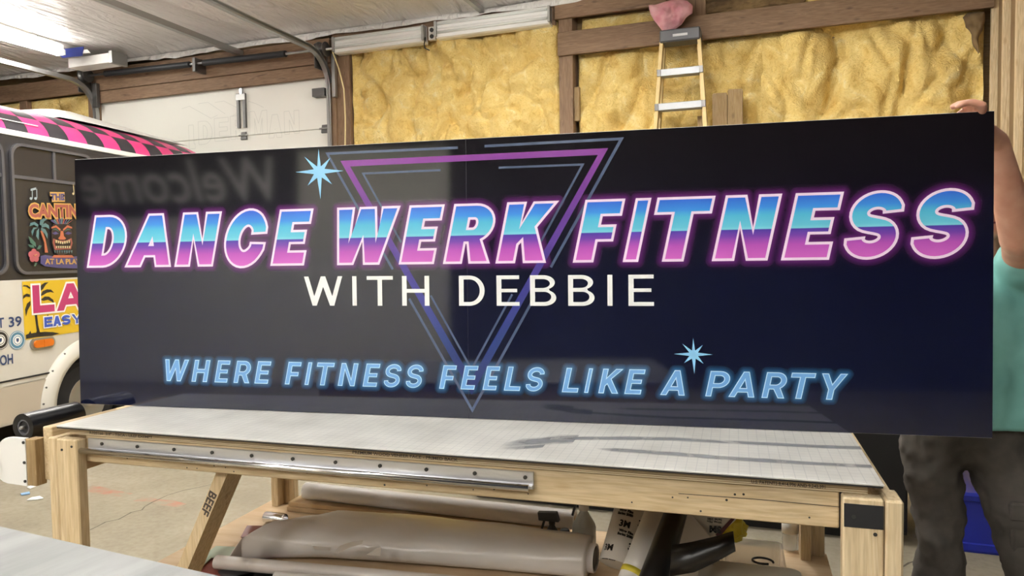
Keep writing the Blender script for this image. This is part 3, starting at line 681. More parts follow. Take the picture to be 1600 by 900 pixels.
# stars
def star(c, tips):   # 8 tips alternating big/small
    c = S(*c); T8 = [S(*p) for p in tips]; out = []
    for i, p in enumerate(T8):
        q = T8[(i+1) % 8]; big = p if i % 2 == 0 else q
        mid = ((p[0]-c[0])/math.dist(p, c)+(q[0]-c[0])/math.dist(q, c), (p[1]-c[1])/math.dist(p, c)+(q[1]-c[1])/math.dist(q, c)); l = math.hypot(*mid)
        r_ = math.dist(big, c)*.24; out += [p, (c[0]+mid[0]/l*r_, c[1]+mid[1]/l*r_)]
    flat('star', [orient([out])], s3, 'print_star', SG, 5)
star((499, 268), [(498, 233), (516, 247), (537, 267), (519, 288), (501, 311), (481, 290), (462, 269), (476, 245)])
star((1084, 553.5), [(1083, 528), (1098, 539), (1114, 554), (1099, 568), (1085, 584), (1069, 567), (1053, 553), (1066, 537)])
c4 = lambda x: 120+x/3.4614
c5 = lambda x: 460+x/2.963
c6 = lambda x: 860+x/2.2857
MAIN = [('D', c4(55), c4(270), 'b', 'm'), ('A', c4(263), c4(507), 'b', 'b'), ('N', c4(528), c4(786), 'b', 't'), ('C', c4(800), c4(1035), 'm', 'm'), ('E', c4(1047), c4(1283), 'b', 't'),
        ('W', c5(200), c5(490), 't', 't'), ('E', c5(483), c5(698), 'b', 't'), ('R', c5(688), c5(899), 'b', 'b'), ('K', c5(931), c5(1160), 'b', 'b'),
        ('F', c6(80), c6(268), 'b', 't'), ('I', c6(258), c6(361), 'b', 't'), ('T', c6(383), c6(590), 't', 't'), ('N', c6(576), c6(828), 'b', 't'), ('E', c6(823), c6(1050), 'b', 't'), ('S', c6(1050), c6(1262), 'm', 'm'), ('S', c6(1289), c6(1512), 'm', 'm')]
run(MAIN, ((136, 418.5), (1300, 406)), ((147, 336.5), (1318, 299.5)), .27, .205, .2126, .0080, 'print_sunset', 'print_pink_edge', 'print_purple_glow', .030, 2)
WD = [('W', c5(45), c5(222), 't', 't'), ('I', c5(270), c5(290), 'b', 'b'), ('T', c5(335), c5(456), 't', 't'), ('H', c5(500), c5(626), 'b', 'b'), ('D', c5(763), c5(881), 'b', 'm'), ('E', c5(937), c5(1043), 'b', 'b'), ('B', c5(1092), c5(1213), 'b', 'b'), ('B', c5(1268), c5(1390), 'b', 'b'), ('I', c5(1450), c5(1473), 'b', 'b'), ('E', c5(1547), c5(1665), 'b', 'b')]
run(WD, ((480, 477.5), (1022, 478)), ((480, 432), (1022, 429)), .165, .125, 0, 0, 'print_white', None, None, 0, 3)
c7 = lambda x: 220+x/2.7586
c8 = lambda x: 780+x/2.7586
TAG = [('W', c7(107), c7(208), 't', 't'), ('H', c7(219), c7(301), 'b', 't'), ('E', c7(318), c7(388), 'b', 't'), ('R', c7(400), c7(466), 'b', 'b'), ('E', c7(490), c7(564), 'b', 't'),
       ('F', c7(621), c7(694), 'b', 't'), ('I', c7(706), c7(740), 'b', 't'), ('T', c7(763), c7(837), 't', 't'), ('N', c7(849), c7(939), 'b', 't'), ('E', c7(956), c7(1034), 'b', 't'), ('S', c7(1050), c7(1122), 'm', 'm'), ('S', c7(1145), c7(1217), 'm', 'm'),
       ('F', c7(1286), c7(1363), 'b', 't'), ('E', c7(1378), c7(1457), 'b', 't'), ('E', c7(1473), c7(1551), 'b', 't'), ('L', c8(20), c8(88), 'b', 'b'), ('S', c8(117), c8(194), 'm', 'm'),
       ('L', c8(270), c8(338), 'b', 'b'), ('I', c8(366), c8(405), 'b', 't'), ('K', c8(427), c8(510), 'b', 'b'), ('E', c8(539), c8(632), 'b', 't'), ('A', c8(695), c8(798), 'b', 'b'),
       ('P', c8(888), c8(991), 'b', 'm'), ('A', c8(989), c8(1098), 'b', 'b'), ('R', c8(1130), c8(1226), 'b', 'b'), ('T', c8(1262), c8(1367), 't', 't'), ('Y', c8(1394), c8(1501), 't', 't')]
run(TAG, ((262, 595.2), (1310, 625)), ((259, 561.2), (1320, 584)), .165, .13, .2126, .0026, 'print_sky', 'print_sky_edge', 'print_sky_glow', .022, 2)

# printed face of both panels: fine grid that carries the soft glow of the lettering
import numpy as np
pans = [o for o in SG.children if o.name.startswith('printed_panel')]
for po, (x0, x1) in zip(sorted(pans, key=lambda o: o.name), ((0.0015, HALF), (HALF, SW-.0015))):
    nx, ny = int((x1-x0)/.006), int(SH/.006); gx = np.linspace(x0, x1, nx+1); gy = np.linspace(.0015, SH-.0015, ny+1)
    P = np.stack(np.meshgrid(gx, gy), -1).reshape(-1, 2)
    o = new_obj('printed_face', [(a, -.00006, c_) for a, c_ in P.tolist()], [(j*(nx+1)+i, j*(nx+1)+i+1, (j+1)*(nx+1)+i+1, (j+1)*(nx+1)+i) for j in range(ny) for i in range(nx)], 'sign_print', po)
    for an, key in (('glow_pink', 'print_purple_glow'), ('glow_blue', 'print_sky_glow')):
        at = o.data.attributes.new(an, 'FLOAT', 'POINT'); at.data.foreach_set('value', fade_to(*GLOW[key], P).astype(np.float32))

# ================================================================== THE BENCH (frame x along the front, y to the back, z up)
BT = tag(empty('work_bench', (-2.211, 1.690, 0), (0, 0, R(2.85))), 'large wooden cutting bench of plywood and pale lumber under the sign', 'bench')
BTM = Matrix.Translation(BT.location) @ BT.rotation_euler.to_matrix().to_4x4(); BTI = BTM.inverted()
def Tp(px, py, yt=0.0):    # photo pixel -> bench (x, z) on the vertical plane y = yt
    p = BTI @ onplane(px, py, BTM @ Vector((0, yt, 0)), BTM.to_3x3() @ Vector((0, 1, 0))); return p.x, p.z
def Tz(px, py, z): p = BTI @ onz(px, py, z); return p.x, p.y
MT = 1.033
m, nt, b = base('ply_edge', '#d8bd8a', .7)
v = coords(nt, (.6, .6, 1), False); w_ = nd(nt, 'ShaderNodeTexWave', wave_type='BANDS', bands_direction='Z'); w_.inputs['Scale'].default_value = 62; w_.inputs['Distortion'].default_value = .5; w_.inputs['Detail'].default_value = 3
nt.links.new(v, w_.inputs['Vector']); rr = ramp(nt, [(.25, '#a08660'), (.45, '#d6c39f'), (.9, '#dccdae')]); nt.links.new(w_.outputs['Fac'], rr.inputs['Fac']); nt.links.new(rr.outputs['Color'], b.inputs['Base Color'])
L8, D4 = 2.438, 1.19
FY = .038              # front face of apron and plywood
box('plywood_top', .020, L8-.018, FY-.006, D4, .9985, MT-.0095, 'ply_edge', BT, .0015)
box('apron', .080, 2.360, FY, FY+.038, .909, .998, PINE[0], BT, .003)
box('apron', .0, L8, D4-.04, D4-.002, .909, .998, PINE[0], BT, .003)
box('side_apron', -.080, -.040, FY-.02, D4, .842, MT-.012, PINE[1], BT, .003); box('side_apron', L8+.001, L8+.039, .08, D4, .909, .998, PINE[1], BT, .003)
for k, x in enumerate((.8, 1.6)): box('cross_rail', x, x+.038, FY+.04, D4-.04, .909, .998, PINE[1], BT, .003)
# front legs: board with its wide face forward plus an outer board edge-on
box('leg', 0, .086, -.002, FY-.001, 0, .990, PINE[2], BT, .004); box('leg', -.037, -.001, -.002, .087, 0, .992, PINE[2], BT, .004)
box('leg', 2.362, 2.449, -.004, FY-.001, 0, .9985, PALE[2], BT, .004); box('leg', 2.451, 2.489, -.004, .084, 0, .9985, PALE[2], BT, .005)
box('leg_paint', 2.3645, 2.4475, -.0052, -.0035, .930, .985, 'black_plastic', BT, .0005)
for x in (2.385, 2.43): tube('screw_hole', [(x, -.006, .955 if x < 2.4 else .918), (x, -.0045, .955 if x < 2.4 else .918)], .0045, 'screw', BT, 10)
for x, z in ((.024, .955), (.066, .968)): tube('screw_hole', [(x, -.004, z), (x, -.0015, z)], .004, 'screw', BT, 10)
# rear legs: channel of three boards standing on the shelf
for x, ms in ((.03, PINE), (2.36, PALE)):
    box('rear_leg', x, x+.038, D4-.11, D4-.02, 0, .909, ms[2], BT, .003); box('rear_leg', x+.038, x+.09, D4-.058, D4-.02, 0, .909, ms[2], BT, .003)
# lower shelf
SZ = .40
noisy('shelf_ply', '#ccb594', '#bea27e', 4, 6, .65, stretch=(1, 6, 1))
box('shelf', -.02, 2.46, .10, D4-.02, SZ-.02, SZ, 'shelf_ply', BT, .002)
box('shelf_rail', .04, 2.40, .10, .138, SZ-.11, SZ-.02, PINE[0], BT, .003)
# slanting brace with marker lettering
p0, p1 = Vector((.560, .082, .95)), Vector((.105, .082, .06))
d = (p1-p0).normalized(); sd = Vector((0, 1, 0)); t_ = d.cross(sd).normalized()
br = hexa('brace', [p1-t_*.019, p1+t_*.019, p1+t_*.019+sd*.089, p1-t_*.019+sd*.089, p0-t_*.019, p0+t_*.019, p0+t_*.019+sd*.089, p0-t_*.019+sd*.089], PINE[2], BT)
br.location.x = .045
text3('marker_lettering', 'BEEF', .040, 'ink', br, frame(p0+d*.135+t_*(-.014 if t_.x > 0 else .014)+Vector((0, -.0008, 0)), d, (t_ if t_.x > 0 else -t_)), .0012, width=.085)
# supported round rail screwed to the apron
RX0, RX1 = .100, 1.612
rl = box('rail_base', RX0, RX1, FY-.010, FY-.0005, .944, .990, 'alu', BT, .001)
box('rail_web', RX0, RX1, FY-.022, FY-.009, .948, .957, 'alu', BT, .001)
tube('rail_shaft', [(RX0-.014, FY-.026, .9525), (RX1-.008, FY-.026, .9525)], .0095, 'chrome', BT, 20)
for i in range(11):
    x = RX0+.06+i*.143; tube('rail_screw', [(x, FY-.0135, .976), (x, FY-.0095, .976)], .0055, 'screw', BT, 12)
random.seed(4)
for i in range(22):
    x = random.uniform(.15, 2.3); z = random.uniform(.916, .94) if x < 1.62 else random.uniform(.916, .985)
    tube('nail_hole', [(x, FY-.0006, z), (x, FY+.001, z)], random.uniform(.0016, .0034), 'screw', BT, 8)
fe = FY-.0068
for px, py, pw, s_ in [(143, 679.5, 98, "R320160  3/4\" - TBCA - ULEF EXEMPT"), (553, 715, 164, 'PREMIUM WOOD VENEER FACE - PRIMED BACK'), (1174, 755.5, 115, 'U.S. PATENTS 8,414,996 AND 9,242,391')]:
    a = Tp(px, py, FY); c = Tp(px+pw, py+pw*.07, FY); text3('edge_lettering', s_, .0112, 'ink', BT, frame((a[0], fe, 1.0045), (1, 0, 0), (0, 0, 1)), .0002, width=c[0]-a[0])
a0, a1 = Tp(1060, 771, FY), Tp(1312, 792, FY)
flat('pencil_line', [[stroke([(a0[0], a0[1]), ((a0[0]+a1[0])/2, (a0[1]+a1[1])/2+.002), (a1[0], a1[1])], .0018)]], lambda x, z, l: (x, FY-.0008, z), 'ink', BT)
# left end roll holder: white rounded plate on a grey spacer
pr = [(-.122, .985), (-.19, .985)]+[(-.19-.065*math.sin(R(a)), .910+.075*math.cos(R(a))) for a in range(15, 90, 15)]+[(-.262, .90), (-.255, .868)]+[(-.20-.055*math.cos(R(a)), .865-.037*math.sin(R(a))) for a in range(20, 90, 20)]+[(-.122, .826)]
k = len(pr); V = [(x, y, z) for y in (-.012, .002) for x, z in pr]
new_obj('holder_plate', V, [tuple(range(k)), tuple(range(k, 2*k))[::-1]]+[((i+1) % k, i, k+i, k+(i+1) % k) for i in range(k)], 'white_paint', BT)
box('holder_block', -.122, -.080, -.011, .11, .828, .985, 'galvwood', BT, .002) if 'galvwood' in MATS else box('holder_block', -.1215, -.0805, -.011, .028, .828, .984, GREYW[2], BT, .002)
for z in (.972, .905, .842): tube('holder_screw', [(-.128, -.015, z), (-.128, -.011, z)], .005, 'screw', BT, 10)
tube('holder_dowel', [(-.252, -.04, .905), (-.252, .42, .905)], .012, PINE[1], BT, 14)
hexa('rear_holder_plate', [(-.275, .40, .82), (-.081, .40, .82), (-.081, .415, .82), (-.275, .415, .82), (-.275, .40, .93), (-.081, .40, .93), (-.081, .415, .93), (-.275, .415, .93)], 'white_paint', BT)
box('roll_cradle', -.262, -.081, .03, .40, .935, .9535, GREYW[0], BT)
# black vinyl roll beside the bench
def pipe(name, a, b, ro, ri, mat, parent, seg=28):
    a, b = Vector(a), Vector(b); d = (b-a).normalized(); s = d.orthogonal().normalized(); t = d.cross(s); V = []; Fc = []
    for p, r_ in ((a, ri), (a, ro*.985), (a+d*.003, ro), (b-d*.003, ro), (b, ro*.985), (b, ri)):
        for k in range(seg): q = 2*PI*k/seg; V.append(p+(s*math.cos(q)+t*math.sin(q))*r_)
    for i in range(6):
        for k in range(seg): Fc.append((i*seg+k, i*seg+(k+1) % seg, ((i+1) % 6)*seg+(k+1) % seg, ((i+1) % 6)*seg+k))
    o = new_obj(name, V, Fc, mat, parent); o.data.polygons.foreach_set('use_smooth', [True]*len(o.data.polygons)); mod(o, 'EDGE_SPLIT', split_angle=R(40)); return o
VR = tag(empty('vinyl_roll', BT.location, BT.rotation_euler), 'glossy black vinyl roll lying along the left end of the bench', 'roll')
ra = BTI @ onplane(36, 668, BTM @ Vector((0, .06, 0)), BTM.to_3x3() @ Vector((0, 1, 0)))
pipe('vinyl', (ra.x, .06, ra.z), (ra.x, .27, ra.z), .048, .028, 'black_vinyl', VR); pipe('core', (ra.x, .062, ra.z), (ra.x, .275, ra.z), .0285, .022, 'grey_cap', VR)
tube('core_plug', [(ra.x, .068, ra.z), (ra.x, .075, ra.z)], .0225, 'black_plastic', VR, 20); tube('plug_tab', [(ra.x, .05, ra.z), (ra.x, .07, ra.z)], .006, 'galv', VR, 8)
# cutting mat on top -------------------------------------------------
m, nt, b = base('cutting_mat', '#d4d3cc', .48)
tc = nd(nt, 'ShaderNodeTexCoord'); br_ = nd(nt, 'ShaderNodeTexBrick', offset=0.0, squash=1.0)
br_.inputs['Color1'].default_value = (1, 1, 1, 1); br_.inputs['Color2'].default_value = (1, 1, 1, 1); br_.inputs['Mortar'].default_value = (.74, .75, .78, 1)
br_.inputs['Scale'].default_value = 1.0; br_.inputs['Brick Width'].default_value = .0254; br_.inputs['Row Height'].default_value = .0254; br_.inputs['Mortar Size'].default_value = .0011; br_.inputs['Mortar Smooth'].default_value = .3
nt.links.new(tc.outputs['Object'], br_.inputs['Vector'])
n1 = nd(nt, 'ShaderNodeTexNoise'); n1.inputs['Scale'].default_value = 6; n1.inputs['Detail'].default_value = 8; nt.links.new(tc.outputs['Object'], n1.inputs['Vector'])
rr = ramp(nt, [(.3, '#c6c5bf'), (.65, '#dddcd6')]); nt.links.new(n1.outputs['Fac'], rr.inputs['Fac'])
mx = nd(nt, 'ShaderNodeMix', data_type='RGBA', blend_type='MULTIPLY'); mx.inputs['Factor'].default_value = .8
nt.links.new(rr.outputs['Color'], mx.inputs['A']); nt.links.new(br_.outputs['Color'], mx.inputs['B']); nt.links.new(mx.outputs['Result'], b.inputs['Base Color'])
MA = tag(empty('cutting_mat', BTM @ Vector((0, 0, MT-.005)), BT.rotation_euler), 'pale grey gridded cutting mat covering the bench top', 'mat')
box('mat_sheet', 0, 2.449, 0, 1.20, 0, .005, 'cutting_mat', MA, .0015); box('mat_backing', .002, 2.447, .002, 1.198, -.004, 0, 'black_plastic', MA, 0)
plain('streak_grey', '#9a9da3', .55)
m, nt, b = base('streak_soft', '#8d9096', .55)
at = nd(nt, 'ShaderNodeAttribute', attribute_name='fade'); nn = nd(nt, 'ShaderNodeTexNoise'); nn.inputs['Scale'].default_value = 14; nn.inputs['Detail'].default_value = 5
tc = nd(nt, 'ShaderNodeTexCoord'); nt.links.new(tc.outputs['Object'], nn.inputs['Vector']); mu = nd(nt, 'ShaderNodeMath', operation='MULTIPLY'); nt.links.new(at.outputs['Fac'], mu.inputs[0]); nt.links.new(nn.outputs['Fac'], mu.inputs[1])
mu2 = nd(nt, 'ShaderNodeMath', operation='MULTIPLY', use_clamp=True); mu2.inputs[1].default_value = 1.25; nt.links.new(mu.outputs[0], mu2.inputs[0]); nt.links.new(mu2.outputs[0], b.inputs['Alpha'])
def add_streak(pts, w):   # dark streak, soft across its width
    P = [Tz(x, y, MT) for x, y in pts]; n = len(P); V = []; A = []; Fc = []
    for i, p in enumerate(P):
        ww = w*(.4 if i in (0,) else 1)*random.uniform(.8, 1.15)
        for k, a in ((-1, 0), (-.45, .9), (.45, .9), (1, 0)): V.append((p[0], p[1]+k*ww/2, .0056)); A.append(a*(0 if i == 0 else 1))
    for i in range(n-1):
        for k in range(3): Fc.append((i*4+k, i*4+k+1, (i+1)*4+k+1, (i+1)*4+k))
    o = new_obj('dark_streak', V, Fc, 'streak_soft', MA); at = o.data.attributes.new('fade', 'FLOAT', 'POINT'); at.data.foreach_set('value', [float(a) for a in A])
add_streak([(860, 686), (900, 685), (980, 685), (1050, 686), (1120, 690), (1200, 694), (1280, 698), (1345, 700)], .05)
add_streak([(930, 701), (960, 703), (1010, 706), (1060, 710), (1120, 715), (1200, 720), (1280, 725), (1362, 729)], .042)
add_streak([(785, 694), (810, 692), (840, 690), (870, 687), (900, 686)], .11)
add_streak([(780, 700), (810, 700), (850, 697)], .05)
# ================================================================== near metal-topped table, bottom left
fa, fb = onz(0, 822, 1.0), onz(345, 900, 1.0)
FT = tag(empty('metal_table', (fa.x, fa.y, 0), (0, 0, math.atan2(fb.y-fa.y, fb.x-fa.x))), 'scratched aluminium topped table in the near left corner', 'table')
m = noisy('scratched_alu', '#b9bbbd', '#a5a8aa', 5, 9, .42, .05, .002, (1, 9, 1), .55)
noisy('scratched_alu2', '#8b8c8b', '#777978', 3, 10, .5, .05, .002, (6, 1, 1), .2)
box('table_top', -.35, 1.5, -1.1, 0, .985, 1.0, 'scratched_alu2', FT, .001)
box('table_frame', -.30, 1.45, -1.05, -.03, .90, .985, PINE[0], FT)
for x in (-.28, 1.36):
    for y in (-1.03, -.12): box('leg', x, x+.08, y, y+.08, 0, .90, PINE[2], FT)

# ================================================================== THE BUS (frame x along its side towards the door, y into the bus)
BA = R(99.0)
BU = tag(empty('shuttle_bus', (-5.44, 3.77, 0), (0, 0, BA)), 'white shuttle bus with black windows and pink checkered roof edge', 'bus')
BUM = Matrix.Translation(BU.location) @ BU.rotation_euler.to_matrix().to_4x4(); BUI = BUM.inverted()
def Bp(px, py, y=0.0):
    p = BUI @ onplane(px, py, BUM @ Vector((0, y, 0)), BUM.to_3x3() @ Vector((0, 1, 0))); return (p.x, p.z)
def b3(u, v, l): return (u, -.0012*l-.002, v)
noisy('bus_white', '#cbc8be', '#c1bdb1', 2, 4, .35); plain('bus_black', '#2b2a2c', .35); plain('bus_grey_skirt', '#b3a998', .5); plain('checker_pink', '#d63f7c', .4); plain('checker_black', '#343236', .4)
plain('window_tint', '#29282b', .12); plain('frame_black', '#4a494c', .35); plain('trim_white', '#dddcd6', .35); plain('tyre', '#1d1d1e', .8); plain('amber', '#c9691c', .25); plain('dark_underside', '#1b1a19', .9)
BX0, BX1, BW = -2.6, 2.86, 2.25
WCX, WCZ, WRI, WRO = .83, .365, .425, .545
# side wall with wheel cut-out, lower panel
sidep = [(BX0, .34), (WCX-WRI, .34)]+[(WCX+WRI*math.cos(R(a)), WCZ+WRI*math.sin(R(a))) for a in range(176, 2, -12)]+[(WCX+WRI, .34), (BX1, .42), (BX1, 1.432), (BX0, 1.432)]
for y, nm in ((0, 'side_panel'), (BW, 'side_panel')):
    k = len(sidep); o = flat(nm, [orient([sidep])], lambda u, v, l: (u, y, v), 'bus_white', BU)
    mod(o, 'SOLIDIFY', thickness=.03, offset=0)
beam('skirt_trim', (BX0, -.012, .676), (.385, -.012, .676), .03, .012, 'black_plastic', BU, side=(0, 1, 0))
beam('skirt_lip', (BX0, -.006, .655), (.40, -.006, .655), .03, .03, 'bus_white', BU, side=(0, 1, 0))
sk = flat('skirt_panel', [orient([[(BX0, .30), (.27, .36), (.40, .63), (BX0, .63)]])], lambda u, v, l: (u, -.022+.0*v, v), 'bus_grey_skirt', BU)
# window band and roof, profile swept along the body
box('window_band', BX0, BX1-.03, -.016, .012, 1.43, 2.525, 'bus_black', BU, .003); box('window_band', BX0, BX1-.03, BW-.012, BW+.016, 1.43, 2.525, 'bus_black', BU, .003)
box('rear_wall', BX1-.05, BX1, .02, BW-.02, .42, 2.60, 'bus_white', BU, .02); box('front_wall', BX0, BX0+.05, .02, BW-.02, .42, 2.60, 'bus_white', BU, .02); box('floor_pan', BX0, BX1, .05, BW-.05, .62, .70, 'dark_underside', BU, .0)
prof = [(-.01, 2.57), (.012, 2.62), (.045, 2.665), (.095, 2.71), (.16, 2.755), (.24, 2.792), (.34, 2.825), (.46, 2.85)]
full = prof+[(.8, 2.885), (BW/2, 2.895)]; full = full+[(BW-y, z) for y, z in full[::-1][1:]]
def endz(s):    # roof drops and rounds towards the rear cap
    d = max(0, s-(BX1-.30))/.30; return 1-.0*d, d
V, Fc, ix = [], [], []
ns = int(round((BX1-BX0)/.05)); xs = [BX0+(BX1-BX0)*i/ns for i in range(ns+1)]
for x in xs:
    d = max(0, x-(BX1-.26))/.26
    for y, z in full: V.append((x, y+(BW/2-y)*.05*d*d, z-(.22*d**2.2)*(z-2.5)/.35))
k = len(full)
for i in range(ns):
    xm = (xs[i]+xs[i+1])/2; col = math.floor((xm-.09)/.2)
    for j in range(k-1):
        q = j if j < k/2 else k-2-j
        row = 0 if q < 3 else 1 if q < 7 else 2
        Fc.append((i*k+j, (i+1)*k+j, (i+1)*k+j+1, i*k+j+1))
        ix.append(2 if row == 2 else ((col+row) % 2))
o = new_obj('roof', V, Fc, None, BU, True, ['checker_black', 'checker_pink', 'trim_white'], ix)
for y in (-.022, BW+.0): box('gutter', BX0, BX1-.02, y, y+.022, 2.528, 2.572, 'trim_white', BU, .004)
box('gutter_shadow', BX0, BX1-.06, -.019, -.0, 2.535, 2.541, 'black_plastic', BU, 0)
beam('roof_stripe', (BX0, .016, 2.648), (.42, .016, 2.648), .006, .006, 'trim_white', BU)
# roof unit
ac = []
for i in range(21):
    u = i/20; x = .95+u*1.8; h = .16*min(1, math.sin(min(1, u*5)*PI/2))*(1-.45*max(0, (u-.15)/.85)) if u < .97 else .04
    ac.append([(x, y, 2.83+h*(1-abs((y-.95)/.66)**4)) for y in [.30+1.3*j/12 for j in range(13)]])
V = [p for r_ in ac for p in r_]; new_obj('roof_unit', V, [(i*13+j, (i+1)*13+j, (i+1)*13+j+1, i*13+j+1) for i in range(20) for j in range(12)], 'trim_white', BU, True)
# windows: rounded frames with tinted glass and slider bars
def rrect(x0, x1, z0, z1, r_, n=6):
    out = []
    for cx, cz, a0 in ((x1-r_, z0+r_, -90), (x1-r_, z1-r_, 0), (x0+r_, z1-r_, 90), (x0+r_, z0+r_, 180)): out += arc(cx, cz, r_, r_, a0, a0+90, n)
    return out
def lay(y): return lambda u, v, l: (u, y, v)
for wx0, wx1 in ((-1.75, -.95), (-.85, .045), (.105, .935), (1.005, 1.84), (1.91, 2.60)):
    o1, i1 = rrect(wx0, wx1, 1.47, 2.478, .10), rrect(wx0+.022, wx1-.022, 1.492, 2.456, .085)
    f = flat('window_frame', [orient([o1, i1])], lay(-.030), 'frame_black', BU); mod(f, 'SOLIDIFY', thickness=.02, offset=0)
    g = flat('window_glass', [orient([i1])], lay(-.019), 'window_tint', f)
    box('window_bar', wx0+.02, wx1-.02, -.032, -.018, 2.205, 2.232, 'frame_black', f, .002)
    xm = wx0+.5*(wx1-wx0); box('window_bar', xm-.012, xm+.012, -.032, -.018, 2.23, 2.46, 'frame_black', f, .002)
# wheel, tyre, flare
fo = [(WCX+WRO*math.cos(R(a)), WCZ+WRO*math.sin(R(a))) for a in range(184, -4, -8)]; fi = [(WCX+WRI*math.cos(R(a)), WCZ+WRI*math.sin(R(a))) for a in range(-4, 185, 8)]
V, Fc = [], []
ang = list(range(186, -7, -6))
fp = [(WRO+.01, .0), (WRO, -.03), (WRO-.04, -.055), (WRI+.05, -.07), (WRI+.01, -.065), (WRI, -.04), (WRI-.01, .05)]
for a in ang:
    for r_, y in fp: V.append((WCX+r_*math.cos(R(a)), y, WCZ+r_*math.sin(R(a))))
k = len(fp); Fc = [(i*k+j, i*k+j+1, (i+1)*k+j+1, (i+1)*k+j) for i in range(len(ang)-1) for j in range(k-1)]
fl_ = new_obj('fender_flare', V, Fc, 'bus_white', BU, True); mod(fl_, 'SOLIDIFY', thickness=.008)
for a in (172, 158, 143, 124, 104): tube('rivet', [(WCX+(WRO-.01)*math.cos(R(a)), -.04, WCZ+(WRO-.01)*math.sin(R(a))), (WCX+(WRO-.01)*math.cos(R(a)), -.018, WCZ+(WRO-.01)*math.sin(R(a)))], .008, 'steel_dark', fl_, 8)
V = [(WCX+(WRI-.004)*math.cos(R(a)), y, WCZ+(WRI-.004)*math.sin(R(a))) for a in range(190, -11, -8) for y in (.012, .40)]; new_obj('wheel_liner', V, [(2*i, 2*i+1, 2*i+3, 2*i+2) for i in range(len(V)//2-1)], 'dark_underside', BU, True)
box('wheel_well', WCX-WRI-.02, WCX+WRI+.02, .38, .42, .3, .9, 'dark_underside', BU, 0)
def wheel(cx, y0):
    w = tube('tyre', [(cx, y0, WCZ), (cx, y0+.01, WCZ), (cx, y0+.04, WCZ), (cx, y0+.20, WCZ), (cx, y0+.235, WCZ), (cx, y0+.24, WCZ)], [.20, .30, .362, .362, .30, .2], 'tyre', BU, 40)
    for i in range(30):
        a = 2*PI*i/30; c_ = Vector((cx+.362*math.cos(a), y0+.12, WCZ+.362*math.sin(a))); d_ = Vector((-math.sin(a), 0, math.cos(a)))
        beam('tread_block', c_-Vector((0, .07, 0)), c_+Vector((0, .07, 0)), .045, .012, 'tyre', w, side=d_)
    tube('wheel_rim', [(cx, y0-.005, WCZ), (cx, y0+.03, WCZ), (cx, y0+.06, WCZ)], [.205, .19, .17], 'galv', w, 32); tube('hub', [(cx, y0-.03, WCZ), (cx, y0+.05, WCZ)], [.05, .07], 'steel', w, 20)
wheel(WCX, .035); wheel(WCX, BW-.28)
for y in (.035, BW-.28): wheel(-2.1, y)
hexa('mud_flap', [(WCX+.46, .05, .1), (WCX+.47, .05, .1), (WCX+.47, .35, .1), (WCX+.46, .35, .1), (WCX+.46, .05, .6), (WCX+.47, .05, .6), (WCX+.47, .35, .6), (WCX+.46, .35, .6)], 'black_plastic', BU)
# amber marker lamp
lx, lz = Bp(63, 536); lam = empty('marker_lamp', (lx, -.018, lz)); lam.parent = BU
def capsule(w, h, n=10): return arc(w/2-h/2, 0, h/2, h/2, -90, 90, n)+arc(-w/2+h/2, 0, h/2, h/2, 90, 270, n)
def prism(name, pts, y0, y1, mat, parent):
    k = len(pts); V = [(x, y, z) for y in (y0, y1) for x, z in pts]
    return new_obj(name, V, [tuple(range(k)), tuple(range(k, 2*k))[::-1]]+[((i+1) % k, i, k+i, k+(i+1) % k) for i in range(k)], mat, parent)
prism('lamp_bezel', capsule(.235, .092), -.012, .02, 'galv', lam); prism('lamp_lens', capsule(.19, .060), -.022, -.011, 'amber', lam)
box('lens_rib', -.004, .004, -.026, -.021, -.028, .028, 'amber', lam, 0)
# side graphics: yellow panel with palm and lettering
plain('decal_yellow', '#cdab2a', .4); plain('decal_magenta', '#ad3566', .4); plain('decal_blue', '#3a55ad', .4); plain('decal_black', '#2a2724', .45); plain('decal_navy', '#2d3f66', .45); plain('decal_teal', '#4f7f99', .4); plain('decal_white', '#eceae4', .4)
def z3b(x, y): return Bp(x/6.0, 430+y/6.0)
yb = [z3b(188, 62), z3b(760, 45), z3b(775, 530), z3b(225, 597)]
yx0, yx1 = yb[0][0], 1.5; zt, zb = 1.418, .985
DY = flat('side_graphic', [orient([[(yx0, zb-.02), (yx1, zb+.0), (yx1, zt), (yx0, zt)]])], lambda u, v, l: (u, -.0175, v), 'decal_yellow', BU)
def dec(name, px, mat, par, l, conv=z3b): return flat(name, [orient([[conv(*p) for p in px]])], lambda u, v, q: (u, -.0175-.0012*l, v), mat, par)
dec('palm_trunk', [(305, 370), (328, 370), (340, 470), (355, 530), (385, 560), (315, 560), (325, 520), (316, 450)], 'decal_black', DY, 1)
dec('island', [(222, 560), (250, 548), (265, 520), (275, 545), (300, 540), (400, 530), (480, 533), (542, 545), (470, 568), (330, 580), (225, 597)], 'decal_black', DY, 1)
for fr in [[(360, 150), (352, 120), (370, 90), (400, 70), (438, 66), (415, 85), (400, 105), (385, 130)], [(355, 200), (380, 150), (420, 132), (460, 135), (490, 165), (455, 158), (420, 165), (390, 185)], [(360, 230), (400, 200), (440, 200), (480, 230), (505, 300), (470, 250), (430, 230), (390, 240)],
           [(265, 115), (240, 95), (205, 92), (190, 105), (225, 108), (262, 130)], [(262, 180), (230, 172), (200, 190), (195, 225), (225, 200), (262, 205)], [(265, 240), (235, 265), (215, 320), (225, 390), (240, 330), (268, 280)], [(425, 370), (438, 372), (425, 405), (414, 410)]]: dec('palm_frond', fr, 'decal_black', DY, 1)
